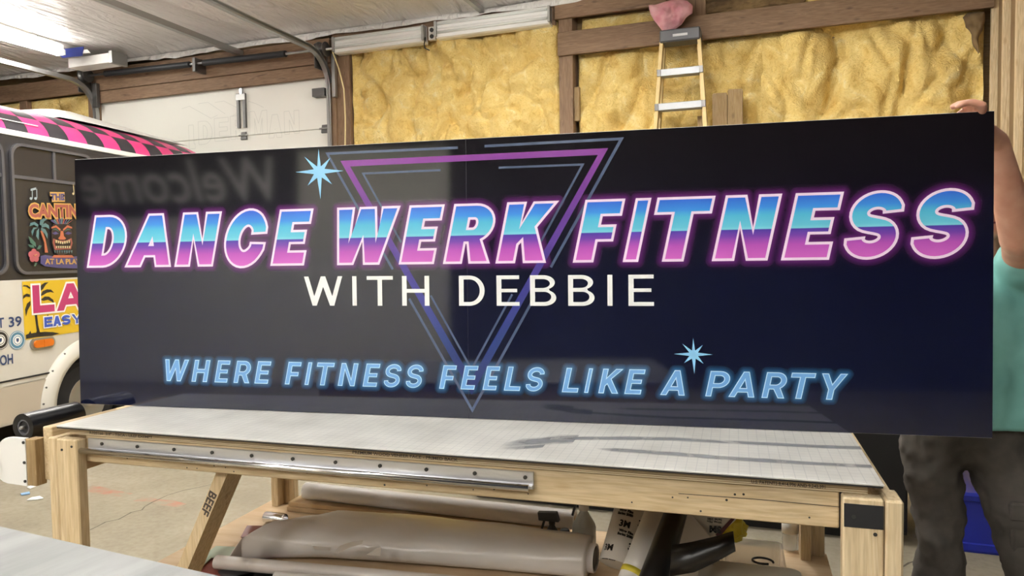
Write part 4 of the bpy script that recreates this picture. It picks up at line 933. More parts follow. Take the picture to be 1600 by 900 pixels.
def block(body, x0, x1, zb_, zt_, cfill, cedge, par, l, ow=.014, t=.3, h=.26):
    xs_ = x0; n = len(body); 
    for ch, a, c in body:
        if ch == 'y': continue
        H = zt_-zb_; cs = orient([[(a+x*H, zb_+y*H) for x, y in q] for q in glyph(ch, (c-a)/H, t, h)])
        f = flat('decal_letter', [cs], lambda u, v, q: (u, -.0175-.0012*(l+1), v), cfill, par); flat('letter_edge', [grown(cs, ow)], lambda u, v, q: (u, -.0175-.0012*l, v), cedge, f)
LX = [z3b(285, 240)[0], z3b(487, 240)[0], z3b(503, 240)[0], z3b(740, 240)[0]]
block([('L', LX[0], LX[1]), ('A', LX[2]+.005, LX[3]+.04)], 0, 0, 1.165, 1.385, 'decal_magenta', 'decal_white', DY, 3)
ex = [z3b(x, 460)[0] for x in (392, 470, 475, 550, 556, 640, 650, 740)]
block([('E', ex[0], ex[1]), ('A', ex[2], ex[3]), ('S', ex[4], ex[5]), ('Y', ex[6], ex[7]+.01)], 0, 0, 1.045, 1.125, 'decal_blue', 'decal_white', DY, 5, .009)
def btext(name, s_, px, py, pw, size, mat, bold=.004, par=None, l=1):
    a, c = Bp(px, py), Bp(px+pw, py); return text3(name, s_, size, mat, par or BU, frame((a[0], -.018-.0012*l, a[1]), (1, 0, 0), (0, 0, 1)), bold, width=c[0]-a[0])
btext('side_number', '39', 10.5, 511, 20.5, .105, "decal_navy", .002); btext('side_number', 'T', -6.5, 512.5, 10, .105, "decal_navy", .002); btext('side_number', 'OH', -3, 571, 20.5, .105, "decal_navy", .002)
for px, c1 in ((23.8, 'decal_teal'), (-3, 'decal_black')):
    cx_, cz_ = Bp(px, 531.5); r_ = .072
    sl = flat('round_seal', [[arc(cx_, cz_, r_, r_, 0, 348, 29)]], lay(-.0195), c1, BU)
    flat('seal_ring', [orient([arc(cx_, cz_, r_*.92, r_*.92, 0, 348, 29), arc(cx_, cz_, r_*.87, r_*.87, 0, 348, 29)])], lay(-.0205), 'decal_white', sl)
    flat('seal_disc', [[arc(cx_, cz_, r_*.58, r_*.58, 0, 348, 29)]], lay(-.0208), 'decal_white', sl); flat('seal_ring', [orient([arc(cx_, cz_, r_*.48, r_*.48, 0, 348, 29), arc(cx_, cz_, r_*.40, r_*.40, 0, 348, 29)])], lay(-.0216), c1, sl)
    flat('seal_shield', [[[(cx_-r_*.16, cz_+r_*.2), (cx_-r_*.16, cz_-r_*.05), (cx_, cz_-r_*.24), (cx_+r_*.16, cz_-r_*.05), (cx_+r_*.16, cz_+r_*.2)][::-1]]], lay(-.0218), 'decal_navy', sl)
# window logo: lettering, palm, carved mask, flower, banner
for nme, c_ in dict(lg_gold='#b58f4e', lg_red='#8e4b45', lg_purple='#46426e', lg_green='#3f6256', lg_darkgreen='#3a544e', lg_orange='#a45c43', lg_teal='#4a6c72', lg_dark='#2a2124', lg_cream='#bcae86', lg_grey='#8b98a0', lg_pink='#a1525a').items(): plain(nme, c_, .3)
def lgc(x, y): return Bp(30+x/5.62, 280+y/5.625, -.02)
LG = flat('window_logo', [orient([[lgc(*p) for p in [(175, 675), (215, 665), (360, 690), (520, 675), (640, 640), (640, 760), (520, 785), (330, 780), (215, 765), (175, 740)]]])], lay(-.0335), 'lg_purple', BU)
def lg(name, px, mat, l): return flat(name, [orient([[lgc(*p) for p in px]])], lay(-.0335-.0008*l), mat, LG)
def lgt(s_, x0, y0, x1, size, mat, l, bold=.003): 
    a, c = lgc(x0, y0), lgc(x1, y0); return text3('logo_lettering', s_, size, mat, LG, frame((a[0], -.0335-.0008*l, a[1]), (c[0]-a[0], 0, c[1]-a[1]), (0, 0, 1)), bold, width=c[0]-a[0])
zs = (lgc(250, 340)[1]-lgc(250, 440)[1])/100
lgt('AT LA PLAYA', 212, 745, 560, zs*48*1.35, 'lg_gold', 3, .002)
lgt('THE', 258, 185, 388, zs*60*1.4, 'lg_gold', 2, .014); lgt('THE', 262, 183, 384, zs*56*1.4, 'lg_purple', 3, .003)
lgt('CANTINA', 66, 335, 590, zs*115*1.38, 'lg_gold', 1, .016); lgt('CANTINA', 74, 330, 584, zs*108*1.38, 'lg_red', 2, .006)
lg('palm_trunk', [(172, 455), (190, 450), (215, 520), (232, 600), (240, 645), (212, 645), (208, 560)], 'lg_orange', 1)
for fr in [[(165, 400), (170, 360), (200, 345), (235, 350), (205, 370), (190, 410)], [(180, 405), (215, 385), (245, 405), (252, 440), (220, 420), (185, 425)], [(180, 425), (215, 440), (235, 480), (235, 525), (210, 480), (175, 445)], [(160, 430), (160, 480), (155, 535), (135, 500), (140, 455)], [(155, 425), (120, 440), (100, 500), (92, 460), (110, 425)], [(155, 400), (120, 375), (85, 385), (75, 415), (115, 400), (150, 420)]]: lg('palm_leaf', fr, 'lg_teal', 2)
lg('carved_mask', [(285, 395), (430, 395), (450, 460), (452, 560), (440, 640), (380, 665), (330, 665), (295, 640), (272, 560), (270, 460)], 'lg_dark', 1)
for i in range(9): x = 262+i*23; lg('mask_feather', [(x, 345-abs(i-4)*-5), (x+16, 335-abs(i-4)*-5), (305+i*12+10, 395), (305+i*12, 395)], ['lg_purple', 'lg_teal', 'lg_red'][i % 3], 2)
for sx in (-1, 1):
    g = lambda a, y: (360+sx*a, y)
    lg('mask_brow', [g(10, 440), g(50, 405), g(90, 420), g(92, 435), g(50, 425), g(15, 455)], 'lg_orange', 2); lg('mask_brow', [g(15, 465), g(50, 432), g(85, 445), g(50, 447)], 'lg_green', 2)
    lg('mask_eye', [g(25, 480), g(55, 460), g(88, 475), g(60, 488)], 'lg_purple', 2)
lg('mask_nose', [(350, 455), (372, 455), (378, 500), (398, 520), (385, 532), (340, 532), (328, 520), (345, 500)], 'lg_orange', 3)
lg('mask_lips', [(285, 520), (330, 540), (400, 540), (445, 518), (455, 560), (440, 615), (300, 622), (280, 560)], 'lg_red', 2); lg('mask_mouth', [(298, 535), (340, 552), (400, 552), (436, 533), (440, 560), (430, 605), (310, 610), (297, 560)], 'lg_dark', 3)
for i in range(7):
    x = 303+i*19; dy = 14*(1-abs(i-3)/3); lg('mask_tooth', [(x, 535+dy), (x+14, 536+dy), (x+12, 560+dy*.7), (x+2, 560+dy*.7)], 'lg_cream', 4); lg('mask_tooth', [(x+4, 588), (x+16, 588), (x+15, 606), (x+5, 606)], 'lg_cream', 4)
for i in range(8): lg('mask_beard', [(292+i*21, 626), (306+i*21, 626), (300+i*21, 655)], 'lg_teal', 3)
lg('mask_base', [(290, 668), (450, 668), (470, 690), (270, 690)], 'lg_orange', 2)
for fr in [[(65, 500), (90, 515), (130, 560), (135, 600), (85, 560)], [(60, 572), (110, 580), (120, 605), (80, 598)], [(140, 615), (160, 580), (185, 585), (165, 615)], [(115, 765), (125, 735), (145, 735), (130, 765)]]: lg('flower_leaf', fr, 'lg_green', 2)
c0 = lgc(115, 672)
for i in range(5):
    a = R(90+72*i); r_ = zs*32; flat('flower_petal', [arc(c0[0]+r_*math.cos(a), c0[1]+r_*math.sin(a), zs*28, zs*28, 0, 340, 17)] and [[arc(c0[0]+r_*math.cos(a), c0[1]+r_*math.sin(a), zs*28, zs*28, 0, 340, 17)]], lay(-.0335-.0008*(4+.3*i)), 'lg_pink', LG)
lg('flower_stamen', [(112, 668), (138, 658), (140, 664), (114, 675)], 'lg_gold', 8)
for x0, y0 in ((90, 170), (130, 170)): q = lgc(x0, y0); flat('music_note', [[arc(q[0], q[1], zs*14, zs*12, 0, 340, 12)]], lay(-.0343), 'lg_grey', LG)
lg('music_note', [(98, 170), (104, 168), (104, 95), (97, 95)], 'lg_grey', 2); lg('music_note', [(138, 168), (144, 166), (142, 85), (136, 85)], 'lg_grey', 2); lg('music_note', [(86, 85), (134, 72), (134, 92), (86, 104)], 'lg_grey', 2)
q = lgc(462, 128); flat('music_note', [[arc(q[0], q[1], zs*12, zs*11, 0, 340, 12)]], lay(-.0343), 'lg_cream', LG); lg('music_note', [(466, 128), (471, 126), (464, 45), (458, 45)], 'lg_cream', 2)

# ================================================================== THINGS ON THE LOWER SHELF
Rb = BT.rotation_euler.copy()
def B3(x, y, z): return BTM @ Vector((x, y, z))
def shelf_pt(px, py, z): x, y = Tz(px, py, z); return Vector((x, y, z))
def thing(name, label, cat, group=None): return tag(empty(name, BT.location, Rb), label, cat, group)
noisy('film_beige', '#dfdad3', '#d2cbc3', 2.5, 5, .28, .2, .01, (1, 3, 1)); plain('film_white', '#e2deda', .4); plain('tube_grey', '#d3ccc5', .38); plain('card', '#ccb08a', .8); plain('brown_sheet', '#7c4436', .45)
plain('glass_green', '#b9c7b4', .25); plain('frosted', '#dcd8cd', .4, Alpha=.9); plain('clear_plastic', '#dcd8cc', .15, Alpha=.38); plain('yellow_film', '#dfc936', .4); plain('dark_red', '#5a2328', .5)
plain('liner_white', '#dad6ce', .45); plain('tape_yellow', '#d8c63a', .5); plain('bottle_blue', '#2e3f9a', .4); plain('bottle_dark', '#3a3a3c', .5); plain('bottle_white', '#c9ccca', .3, **{'Transmission Weight': .2}); plain('paper_grey', '#c8c0b6', .7)
plain('sheet_black', '#131313', .32)
# cardboard under the back roll
t = thing('cardboard_stack', 'flat tan cardboard pack lying at the back of the lower shelf', 'cardboard'); box('sheet', .145, 1.5, 1.035, 1.165, SZ+.001, SZ+.022, 'card', t, .002); box('sheet', .15, 1.46, 1.04, 1.165, SZ+.022, SZ+.043, 'card', t, .002)
t = thing('white_film_roll', 'white film roll lying at the back of the lower shelf', 'roll', 'rolls on the lower shelf')
w0 = Tp(474, 771, 1.08); pipe('film', (w0[0], 1.10, SZ+.082), (1.50, 1.05, SZ+.082), .038, .022, 'film_white', t); pipe('core', (w0[0]+.004, 1.0998, SZ+.082), (1.495, 1.0502, SZ+.082), .0225, .018, 'card', t)
# chrome tube
cc = shelf_pt(415, 808, SZ+.026)
t = thing('chrome_tube', 'short shiny chrome tube on the left of the lower shelf', 'tube'); pipe('tube_wall', cc, cc+Vector((.10, .0, .0)), .025, .022, 'chrome', t)
cc2 = shelf_pt(575, 807, SZ+.024)
t = thing('foil_roll', 'small crinkled silver foil roll behind the beige film', 'roll'); pipe('foil', cc2, cc2+Vector((.075, -.02, 0)), .020, .014, 'chrome', t); pipe('wrap', cc2+Vector((.07, -.018, 0)), cc2+Vector((.22, -.01, 0)), .024, .014, 'film_beige', t)
# big loose beige film, flattened roll
t = thing('loose_film_roll', 'big flattened glossy beige film roll filling the lower shelf', 'roll', 'rolls on the lower shelf')
FBk = [(357, 861), (380, 848), (430, 825), (515, 806), (600, 811), (700, 819), (800, 830), (905, 843), (934, 850)]
FFr = [(357, 862), (375, 861), (430, 859), (515, 861), (600, 866), (700, 873), (800, 880), (880, 886), (908, 888)]
fV, fF = [], []; NS = 48; SG2 = 28
def samp(P, u):
    x = u*(len(P)-1); i = min(int(x), len(P)-2); f = x-i; return (P[i][0]+(P[i+1][0]-P[i][0])*f, P[i][1]+(P[i+1][1]-P[i][1])*f)
for i in range(NS+1):
    u = i/NS; q0 = shelf_pt(*samp(FBk, u), SZ+.085); q1 = shelf_pt(*samp(FFr, u), SZ+.055); c_ = (q0+q1)/2; h_ = (q0-q1)/2; h_.x *= .4
    hh = .006+.05*min(1, u*5)**.6; c_.z = SZ+hh+.012
    for k in range(SG2):
        a = 2*PI*k/SG2; e = .75
        ca, sa = math.copysign(abs(math.cos(a))**e, math.cos(a)), math.copysign(abs(math.sin(a))**e, math.sin(a))
        p = c_+h_*ca+Vector((0, 0, 1))*sa*hh; p.z += .006*fbm((p.x*5, p.y*9, 0), 1, 3)*(sa > 0); fV.append(p)
fF = [(i*SG2+k, i*SG2+(k+1) % SG2, (i+1)*SG2+(k+1) % SG2, (i+1)*SG2+k) for i in range(NS) for k in range(SG2)]+[tuple(range(SG2))[::-1], tuple(NS*SG2+k for k in range(SG2))]
new_obj('film', fV, fF, 'film_beige', t, True)
zmin = min(v.z for v in fV); t.location.z -= 0
e0 = shelf_pt(905, 880, SZ+.06); pipe('film_end_wrap', e0+Vector((-.03, .06, 0)), e0+Vector((.05, .055, 0)), .052, .045, 'film_white', t); box('core_end', e0.x+.02, e0.x+.048, e0.y+.02, e0.y+.10, SZ+.02, SZ+.10, 'bottle_dark', t, .008)
for px, py in ((518, 0), (560, 0)): pass
for pl in [[(488, 853), (517, 855), (516, 860), (492, 859)], [(520, 864), (530, 853), (550, 846), (567, 844), (566, 850), (545, 856), (528, 865)], [(572, 867), (588, 857), (596, 855), (594, 869)]]:
    P = [shelf_pt(x, y, SZ+.1265) for x, y in pl]; new_obj('film_patch', [tuple(p) for p in P], [tuple(range(len(P)))[::-1]], 'film_white', t)
# front grey tube
t = thing('grey_tube_roll', 'slim grey tube roll lying in front of the beige film', 'roll', 'rolls on the lower shelf'); q = shelf_pt(338, 878, SZ+.031); q2 = shelf_pt(720, 912, SZ+.031); pipe('film', q, q2, .025, .012, 'tube_grey', t)
t = thing('second_grey_tube', 'pale tube roll nearest the camera on the lower shelf', 'roll', 'rolls on the lower shelf'); q = shelf_pt(430, 903, SZ+.026); q2 = shelf_pt(800, 934, SZ+.026); pipe('film', q, q2, .024, .012, 'film_white', t); t.name = 'pale_tube_roll'
def sheet(name, px, z, mat, par, th=.003):
    P = [shelf_pt(x, y, z) for x, y in px]; n = len(P)
    if sum(P[i].x*P[(i+1) % n].y-P[(i+1) % n].x*P[i].y for i in range(n)) < 0: P = P[::-1]
    return new_obj(name, [tuple(p) for p in P]+[(p.x, p.y, p.z+th) for p in P], [tuple(range(n))[::-1], tuple(range(n, 2*n))]+[(i, (i+1) % n, n+(i+1) % n, n+i) for i in range(n)], mat, par)
t = thing('glass_sheet', 'pale green sheet lying on the left end of the lower shelf', 'sheet'); sheet('pane', [(292, 886), (338, 854), (400, 857), (420, 868), (330, 872), (312, 890), (300, 896)], SZ+.0085, 'glass_green', t)
t = thing('printed_banner', 'dark red printed banner lying under the grey tube', 'banner'); sheet('cloth', [(305, 897), (335, 870), (400, 868), (470, 889), (440, 915), (320, 915)], SZ+.001, 'banner_red' if 'banner_red' in MATS else 'brown_sheet', t, .002)
sheet('dark_print', [(340, 893), (352, 886), (400, 890), (395, 903), (345, 900)], SZ+.004, 'bottle_dark', t, .0005); sheet('dark_print', [(358, 902), (400, 893), (430, 897), (425, 910)], SZ+.004, 'sheet_black', t, .0005)
noisy('banner_red', '#8f3f31', '#6e2d26', 9, 4, .5); t.children[0].data.materials[0] = MATS['banner_red']
t = thing('brown_sheet', 'folded red-brown sheet edge beside the chrome tube', 'sheet')
sb = [shelf_pt(376, 839, SZ+.004), shelf_pt(386, 821, SZ+.03), shelf_pt(440, 822, SZ+.03), shelf_pt(440, 842, SZ+.004)]
sb = [(p.x, p.y, p.z) for p in sb]; o = new_obj('leaf', sb, [(0, 3, 2, 1)], 'brown_sheet', t); mod(o, 'SOLIDIFY', thickness=.004)
# spray bottles
def spray(px, py0, h, r_, mat, label, dark):
    x, y = Tz(px, py0, SZ); t = thing('spray_bottle', label, 'bottle', 'spray bottles on the shelf')
    lathe('bottle_body', [(r_*.9, .001), (r_, .012), (r_, h*.55), (r_*.92, h*.62), (r_*.45, h*.80), (r_*.34, h*.86), (r_*.34, h*.90)], mat, t, (x, y, SZ))
    lathe('collar', [(r_*.42, h*.88), (r_*.42, h*.97), (r_*.3, h)], 'bottle_dark' if dark else 'liner_white', t, (x, y, SZ))
    hexa('trigger_head', [(x-.05, y-.014, SZ+h), (x+.03, y-.014, SZ+h), (x+.03, y+.014, SZ+h), (x-.05, y+.014, SZ+h), (x-.055, y-.012, SZ+h+.03), (x+.02, y-.012, SZ+h+.035), (x+.02, y+.012, SZ+h+.035), (x-.055, y+.012, SZ+h+.03)], 'bottle_dark' if dark else 'liner_white', t)
    beam('trigger', (x-.03, y, SZ+h), (x-.045, y, SZ+h-.05), .008, .012, 'bottle_dark', t)
    return t, x, y
spray(863, 862, .125, .030, 'bottle_dark', 'dark grey spray bottle standing behind the beige film', True)
t, x, y = spray(913, 868, .205, .046, 'bottle_white', 'white spray bottle with blue label standing behind the beige film', False)
box('blue_label', x-.032, x-.008, y-.047, y-.040, SZ+.055, SZ+.072, 'bottle_blue', t, 0)
x, y = Tz(883, 862, SZ); t = thing('dark_jar', 'small dark capped jar between the two spray bottles', 'jar'); lathe('jar_body', [(.020, .001), (.022, .01), (.022, .06), (.018, .068)], 'bottle_dark', t, (x, y, SZ)); lathe('jar_cap', [(.019, .068), (.019, .085), (.016, .09)], 'black_plastic', t, (x, y, SZ))
# leaning rolls on the right half of the shelf
def lean(name, label, p_bot, p_top, yb, yt_, r0, r1, mat, cat='roll'):
    t = thing(name, label, cat, 'rolls leaning on the lower shelf')
    a = Tp(*p_bot, yb); c_ = Tp(*p_top, yt_); A_ = Vector((a[0], yb, a[1])); B_ = Vector((c_[0], yt_, c_[1])); d_ = (B_-A_).normalized()
    A_ = A_ - d_*((A_.z-SZ-.055)/d_.z) if abs(d_.z) > .2 else A_
    tube('film', [A_, A_.lerp(B_, .5), B_], [r0, (r0+r1)/2, r1], mat, t, 36); return t, A_, B_
def wrap_text(par, A_, B_, r_, s_, size, tfrac, off, mat='sheet_black', bold=.001):
    """lettering bent round a roll: tfrac along the axis, off sideways in metres"""
    d_ = (B_-A_).normalized(); f_ = Vector((0, -1, 0)); f_ = (f_-d_*f_.dot(d_)).normalized(); s__ = d_.cross(f_)*-1
    if s__.x < 0: s__ = -s__
    o = text3('roll_lettering', s_, size, mat, par, Matrix.Identity(4), bold)
    c_ = A_.lerp(B_, tfrac)
    for v in o.data.vertices:
        a = (v.co.x+off)/r_; ax = v.co.y
        v.co = c_+d_*ax+(f_*math.cos(a)+s__*math.sin(a))*(r_+.0012)
    return o
t, A_, B_ = lean('film_roll', 'white film roll with black printed wrapper leaning beside the spray bottle', (958, 905), (985, 795), .70, .86, .064, .058, 'liner_white')
for fr, of in ((.14, -.062), (.24, .028), (.58, -.022), (.68, .045), (.93, -.04)):
    wrap_text(t, A_, B_, .062, '3M', .032, fr, of, bold=.0011); wrap_text(t, A_, B_, .062, 'Wrap Film', .012, fr-.09, of+.004); wrap_text(t, A_, B_, .062, 'Series 2080', .012, fr-.15, of+.002)
t, A_, B_ = lean('film_roll', 'cream roll with a yellow tape band leaning beside the black roll', (985, 905), (1030, 795), .56, .74, .040, .044, 'off_white')
d_ = (B_-A_).normalized(); c_ = A_.lerp(B_, .22); tube('tape_band', [c_-d_*.010, c_+d_*.010], .0422, 'tape_yellow', t, 36)
t, A_, B_ = lean('vinyl_roll', 'black vinyl roll leaning on the shelf with a loose end', (1022, 905), (1058, 795), .42, .62, .052, .036, 'sheet_black')
fp = [(1050, 853, .46), (1080, 848, .45), (1115, 840, .44), (1146, 831, .43)]; fq = [(1046, 900, .40), (1085, 893, .42), (1120, 876, .42), (1149, 860, .42)]
V = []
for (x1, y1, d1), (x2, y2, d2) in zip(fp, fq):
    for k in range(5):
        f = k/4; px, py, dd = x1+(x2-x1)*f, y1+(y2-y1)*f, d1+(d2-d1)*f-.03*math.sin(PI*f); q = Tp(px, py, dd); V.append((q[0], dd, q[1]))
o = new_obj('loose_end', V, [(i*5+j, (i+1)*5+j, (i+1)*5+j+1, i*5+j+1) for i in range(3) for j in range(4)], 'sheet_black', t, True); mod(o, 'SOLIDIFY', thickness=.003)
def panel(par, name, px, yt_, mat, th=.004):
    P = [Tp(x, y, yt_) for x, y in px]; return prism(name, [(a, c_) for a, c_ in (P if sum(P[i][0]*P[(i+1) % len(P)][1]-P[(i+1) % len(P)][0]*P[i][1] for i in range(len(P))) > 0 else P[::-1])], yt_, yt_+th, mat, par)
t = thing('paper_sheet', 'folded grey-white paper sheet standing behind the black roll', 'paper'); panel(t, 'leaf', [(1066, 800), (1078, 800), (1110, 840), (1118, 905), (1040, 905), (1052, 850)], .645, 'paper_grey')
t = thing('white_carton', 'white carton panel with a dark red stripe and upside down print', 'carton'); panel(t, 'panel', [(1080, 795), (1150, 800), (1150, 812), (1122, 838), (1124, 880), (1090, 880)], .68, 'liner_white', .02)
panel(t, 'red_stripe', [(1118, 836), (1146, 806), (1152, 806), (1124, 840)], .676, 'dark_red', .002)
q = Tp(1127, 823.5, .674); text3('carton_lettering', '3M', .030, 'sheet_black', t, frame((q[0], .674, q[1]), (-1, 0, 0), (0, 0, -1)), .002)
q = Tp(1128, 815, .674); text3('carton_lettering', 'Wrap Film', .011, 'sheet_black', t, frame((q[0], .674, q[1]), (-1, 0, 0), (0, 0, -1)), .0004)
q = Tp(1128, 811, .674); text3('carton_lettering', 'Series 2080', .010, 'sheet_black', t, frame((q[0], .674, q[1]), (-1, 0, 0), (0, 0, -1)), .0004)
def bag():
    t = thing('yellow_bag', 'crumpled yellow plastic bag in the clear tote', 'bag'); c_ = Tp(1146, 824, .78); V, Fc = [], []
    for i in range(15):
        th = PI*i/14
        for k in range(24):
            ph = 2*PI*k/24; n_ = Vector((math.sin(th)*math.cos(ph), math.sin(th)*math.sin(ph), math.cos(th))); r_ = 1+.28*fbm(n_*2.1, 1, 3)
            V.append((c_[0]+.045*n_.x*r_, .78+.03*n_.y*r_, c_[1]-.005+.045*n_.z*r_))
    Fc = [(i*24+k, i*24+(k+1) % 24, (i+1)*24+(k+1) % 24, (i+1)*24+k) for i in range(14) for k in range(24)]
    new_obj('film', V, Fc, 'yellow_film', t)
bag()
def tub(name, label, x0, x1, y0, y1, z0, z1, mat, rr_=.03):
    t = thing(name, label, 'tub'); o1 = rrect(x0, x1, y0, y1, rr_); cx_, cy_ = (x0+x1)/2, (y0+y1)/2; k = len(o1); V = []
    for f, z in ((.93, z0), (.985, z1-.012), (1.03, z1-.012), (1.03, z1), (.97, z1), (.965, z1-.012), (.91, z0+.004)):
        for x, y in o1: V.append((cx_+(x-cx_)*f, cy_+(y-cy_)*f, z))
    Fc = [(i*k+j, i*k+(j+1) % k, (i+1)*k+(j+1) % k, (i+1)*k+j) for i in range(6) for j in range(k)]+[tuple(range(k))[::-1], tuple(6*k+j for j in range(k))]
    new_obj('tub_shell', V, Fc, mat, t); return t
ax, _ = Tp(1128, 830, .80); bx, _ = Tp(1226, 835, .80)
t = tub('storage_tub', 'clear plastic tub holding odds and ends on the lower shelf', ax, bx, .72, .98, SZ+.001, SZ+.10, 'clear_plastic')
q = Tp(1192, 822, .86); tube('cable_coil', [(q[0]+.035*math.cos(a_), .86+.03*math.sin(a_), SZ+.07+.0008*a_) for a_ in [R(20*k_) for k_ in range(16)]], .004, 'black_plastic', t, 8)
ax, _ = Tp(1092, 880, .52); bx, _ = Tp(1256, 880, .52)
t = tub('lidded_tub', 'milky white lidded tub in front of the clear one', ax, bx, .38, .68, SZ+.001, SZ+.118, 'frosted', .035)
o1 = rrect(ax-.004, bx+.004, .375, .685, .038); o = prism('lid', o1, 0, 1, 'frosted', t)
for v in o.data.vertices: v.co = Vector((v.co.x, v.co.z, SZ+.118+.012*v.co.y))
x, y = Tz(1234, 858, SZ); t = thing('water_bottle', 'small clear water bottle standing right of the clear tub', 'bottle')
lathe('bottle_body', [(.024, .001), (.030, .006), (.028, .03), (.030, .04), (.028, .055), (.030, .065), (.030, .12), (.026, .14), (.012, .165), (.012, .175)], 'clear_plastic', t, (x, y, SZ)); lathe('label_band', [(.0305, .068), (.0305, .112)], 'liner_white', t, (x, y, SZ)); lathe('bottle_cap', [(.0135, .172), (.0135, .188)], 'liner_white', t, (x, y, SZ))
# ================================================================== BEHIND: black cabinets and blue tote
plain('cab_black', '#1c1c1e', .5); plain('tote_blue', '#2434b4', .38); plain('tote_blue_dark', '#1b2a96', .4)
def cabinet(x0, x1, label):
    t = tag(empty('black_cabinet', (x0, 4.22, 0)), label, 'cabinet', 'black cabinets by the back'); w = x1-x0
    box('body', 0, w, .02, .55, .05, 1.30, 'cab_black', t, .004); box('plinth', .03, w-.03, .05, .52, 0, .05, 'black_plastic', t, 0)
    for a, c_ in ((.01, w*.46), (w*.47, w*.735), (w*.745, w-.01)):
        box('drawer_front', a, c_, 0, .02, .80, 1.28, 'cab_black', t, .003); dd = box('door_panel', a, c_, 0, .02, .07, .79, 'cab_black', t, .003); box('handle', (a+c_)/2-.05, (a+c_)/2+.05, -.02, 0, .74, .755, 'steel_dark', dd, .002)
cabinet(-1.85, -.62, 'black cabinet behind the bench, under the middle of the sign'); cabinet(-.60, .66, 'black cabinet behind the bench, nearest to the man')
t = tag(empty('blue_tote', (.80, 4.23, 0)), 'bright blue plastic tote on the floor behind the man', 'tote')
def tote(x0, x1, y0, y1, prof_):
    V = []; o1 = rrect(x0, x1, y0, y1, .04); k = len(o1); cx_, cy_ = (x0+x1)/2, (y0+y1)/2
    for f, z in prof_:
        for x, y in o1: V.append((cx_+(x-cx_)*f, cy_+(y-cy_)*f, z))
    return V, [(i*k+j, i*k+(j+1) % k, (i+1)*k+(j+1) % k, (i+1)*k+j) for i in range(len(prof_)-1) for j in range(k)]+[tuple(range(k))[::-1], tuple((len(prof_)-1)*k+j for j in range(k))]
V, Fc = tote(0, .66, 0, .42, [(.97, .0), (.99, .012), (.99, .045), (.955, .05), (.985, .27)]); new_obj('tote_body', V, Fc, 'tote_blue', t)
V, Fc = tote(-.01, .67, -.01, .43, [(1.0, .27), (1.02, .275), (1.02, .30), (.97, .315), (.9, .315)]); new_obj('lid', V, Fc, 'tote_blue_dark', t)
# ================================================================== THE MAN HOLDING THE SIGN
noisy('skin', '#d3a28a', '#c48f78', 14, 5, .5, .06, .002, **{'Subsurface Weight': .08, 'Subsurface Scale': .02}); noisy('shirt_teal', '#7fbdb6', '#73b0aa', 9, 5, .85, .12, .004); noisy('pants_grey', '#59544f', '#4c4844', 16, 5, .9, .12, .003); plain('hair_dark', '#3a2c22', .7); plain('shoe_dark', '#2c2926', .7); plain('eye_dark', '#1c1a1a', .3)
MY = 2.96
def Mp(px, py, Y=MY): return onY(px, py, Y)
man = tag(empty('person', (Mp(1515, 700).x, MY, 0)), 'man in teal shirt and grey cargo trousers holding up the right end of the sign', 'person')
ORG = Vector(man.location)
def blob(name, segs, voxel, mat, parent, smooth_it=6, balls=()):
    bm = bmesh.new()
    for a, c_, ra, rb in segs:
        a, c_ = Vector(a)-ORG, Vector(c_)-ORG; d_ = c_-a; L = d_.length; q = d_.to_track_quat('Z', 'Y').to_matrix().to_4x4()
        n = max(2, int(L/(.5*min(ra, rb)))+1)
        bmesh.ops.create_cone(bm, cap_ends=True, segments=20, radius1=ra, radius2=rb, depth=L, matrix=Matrix.Translation((a+c_)/2) @ q)
        for p, r_ in ((a, ra), (c_, rb)): bmesh.ops.create_icosphere(bm, subdivisions=2, radius=r_, matrix=Matrix.Translation(p))
    for p, sc in balls: bmesh.ops.create_icosphere(bm, subdivisions=3, radius=1, matrix=Matrix.Translation(Vector(p)-ORG) @ Matrix.Diagonal((*sc, 1)))
    o = bm_obj(name, bm, mat, parent, True)
    mod(o, 'REMESH', mode='VOXEL', voxel_size=voxel, use_smooth_shade=True); mod(o, 'SMOOTH', factor=.5, iterations=smooth_it); return o
hipL, hipR = Mp(1557, 695), Mp(1456, 695)
kneeR = Vector((Mp(1464, 832).x, MY-.06, .50)); ankR = Vector((Mp(1462, 900).x, MY+.04, .09))
kneeL = Vector((Mp(1606, 832, MY-.05).x, MY-.08, .50)); ankL = Vector((kneeL.x+.10, MY+.04, .09))
waist = Mp(1520, 640); chest = Mp(1530, 490); neck = Mp(1532, 405); head = Mp(1532, 322)
shL, shR = Mp(1600, 438, MY), Mp(1466, 440, MY)
elL = Mp(1594, 376, MY-.26); wrL = Mp(1556, 222, MY-.46)
top = SGM @ Vector((SW-.05, .03, SH)); wrL.y = max(wrL.y, top.y+.02)
elR = Mp(1400, 520, MY+.02); wrR = Mp(1440, 420, MY-.15)
handc = SGM @ Vector((SW-.030, .040, SH-.035))
sx_ = SGM.to_3x3() @ Vector((1, 0, 0)); sy_ = SGM.to_3x3() @ Vector((0, 1, 0)); sz_ = Vector((0, 0, 1))
skin = [(shL, elL, .060, .052), (elL, wrL, .056, .034), (wrL, handc, .034, .030), (shR, elR, .055, .045), (elR, wrR, .046, .030), (neck-Vector((0, 0, .08)), head-Vector((0, 0, .05)), .065, .060)]
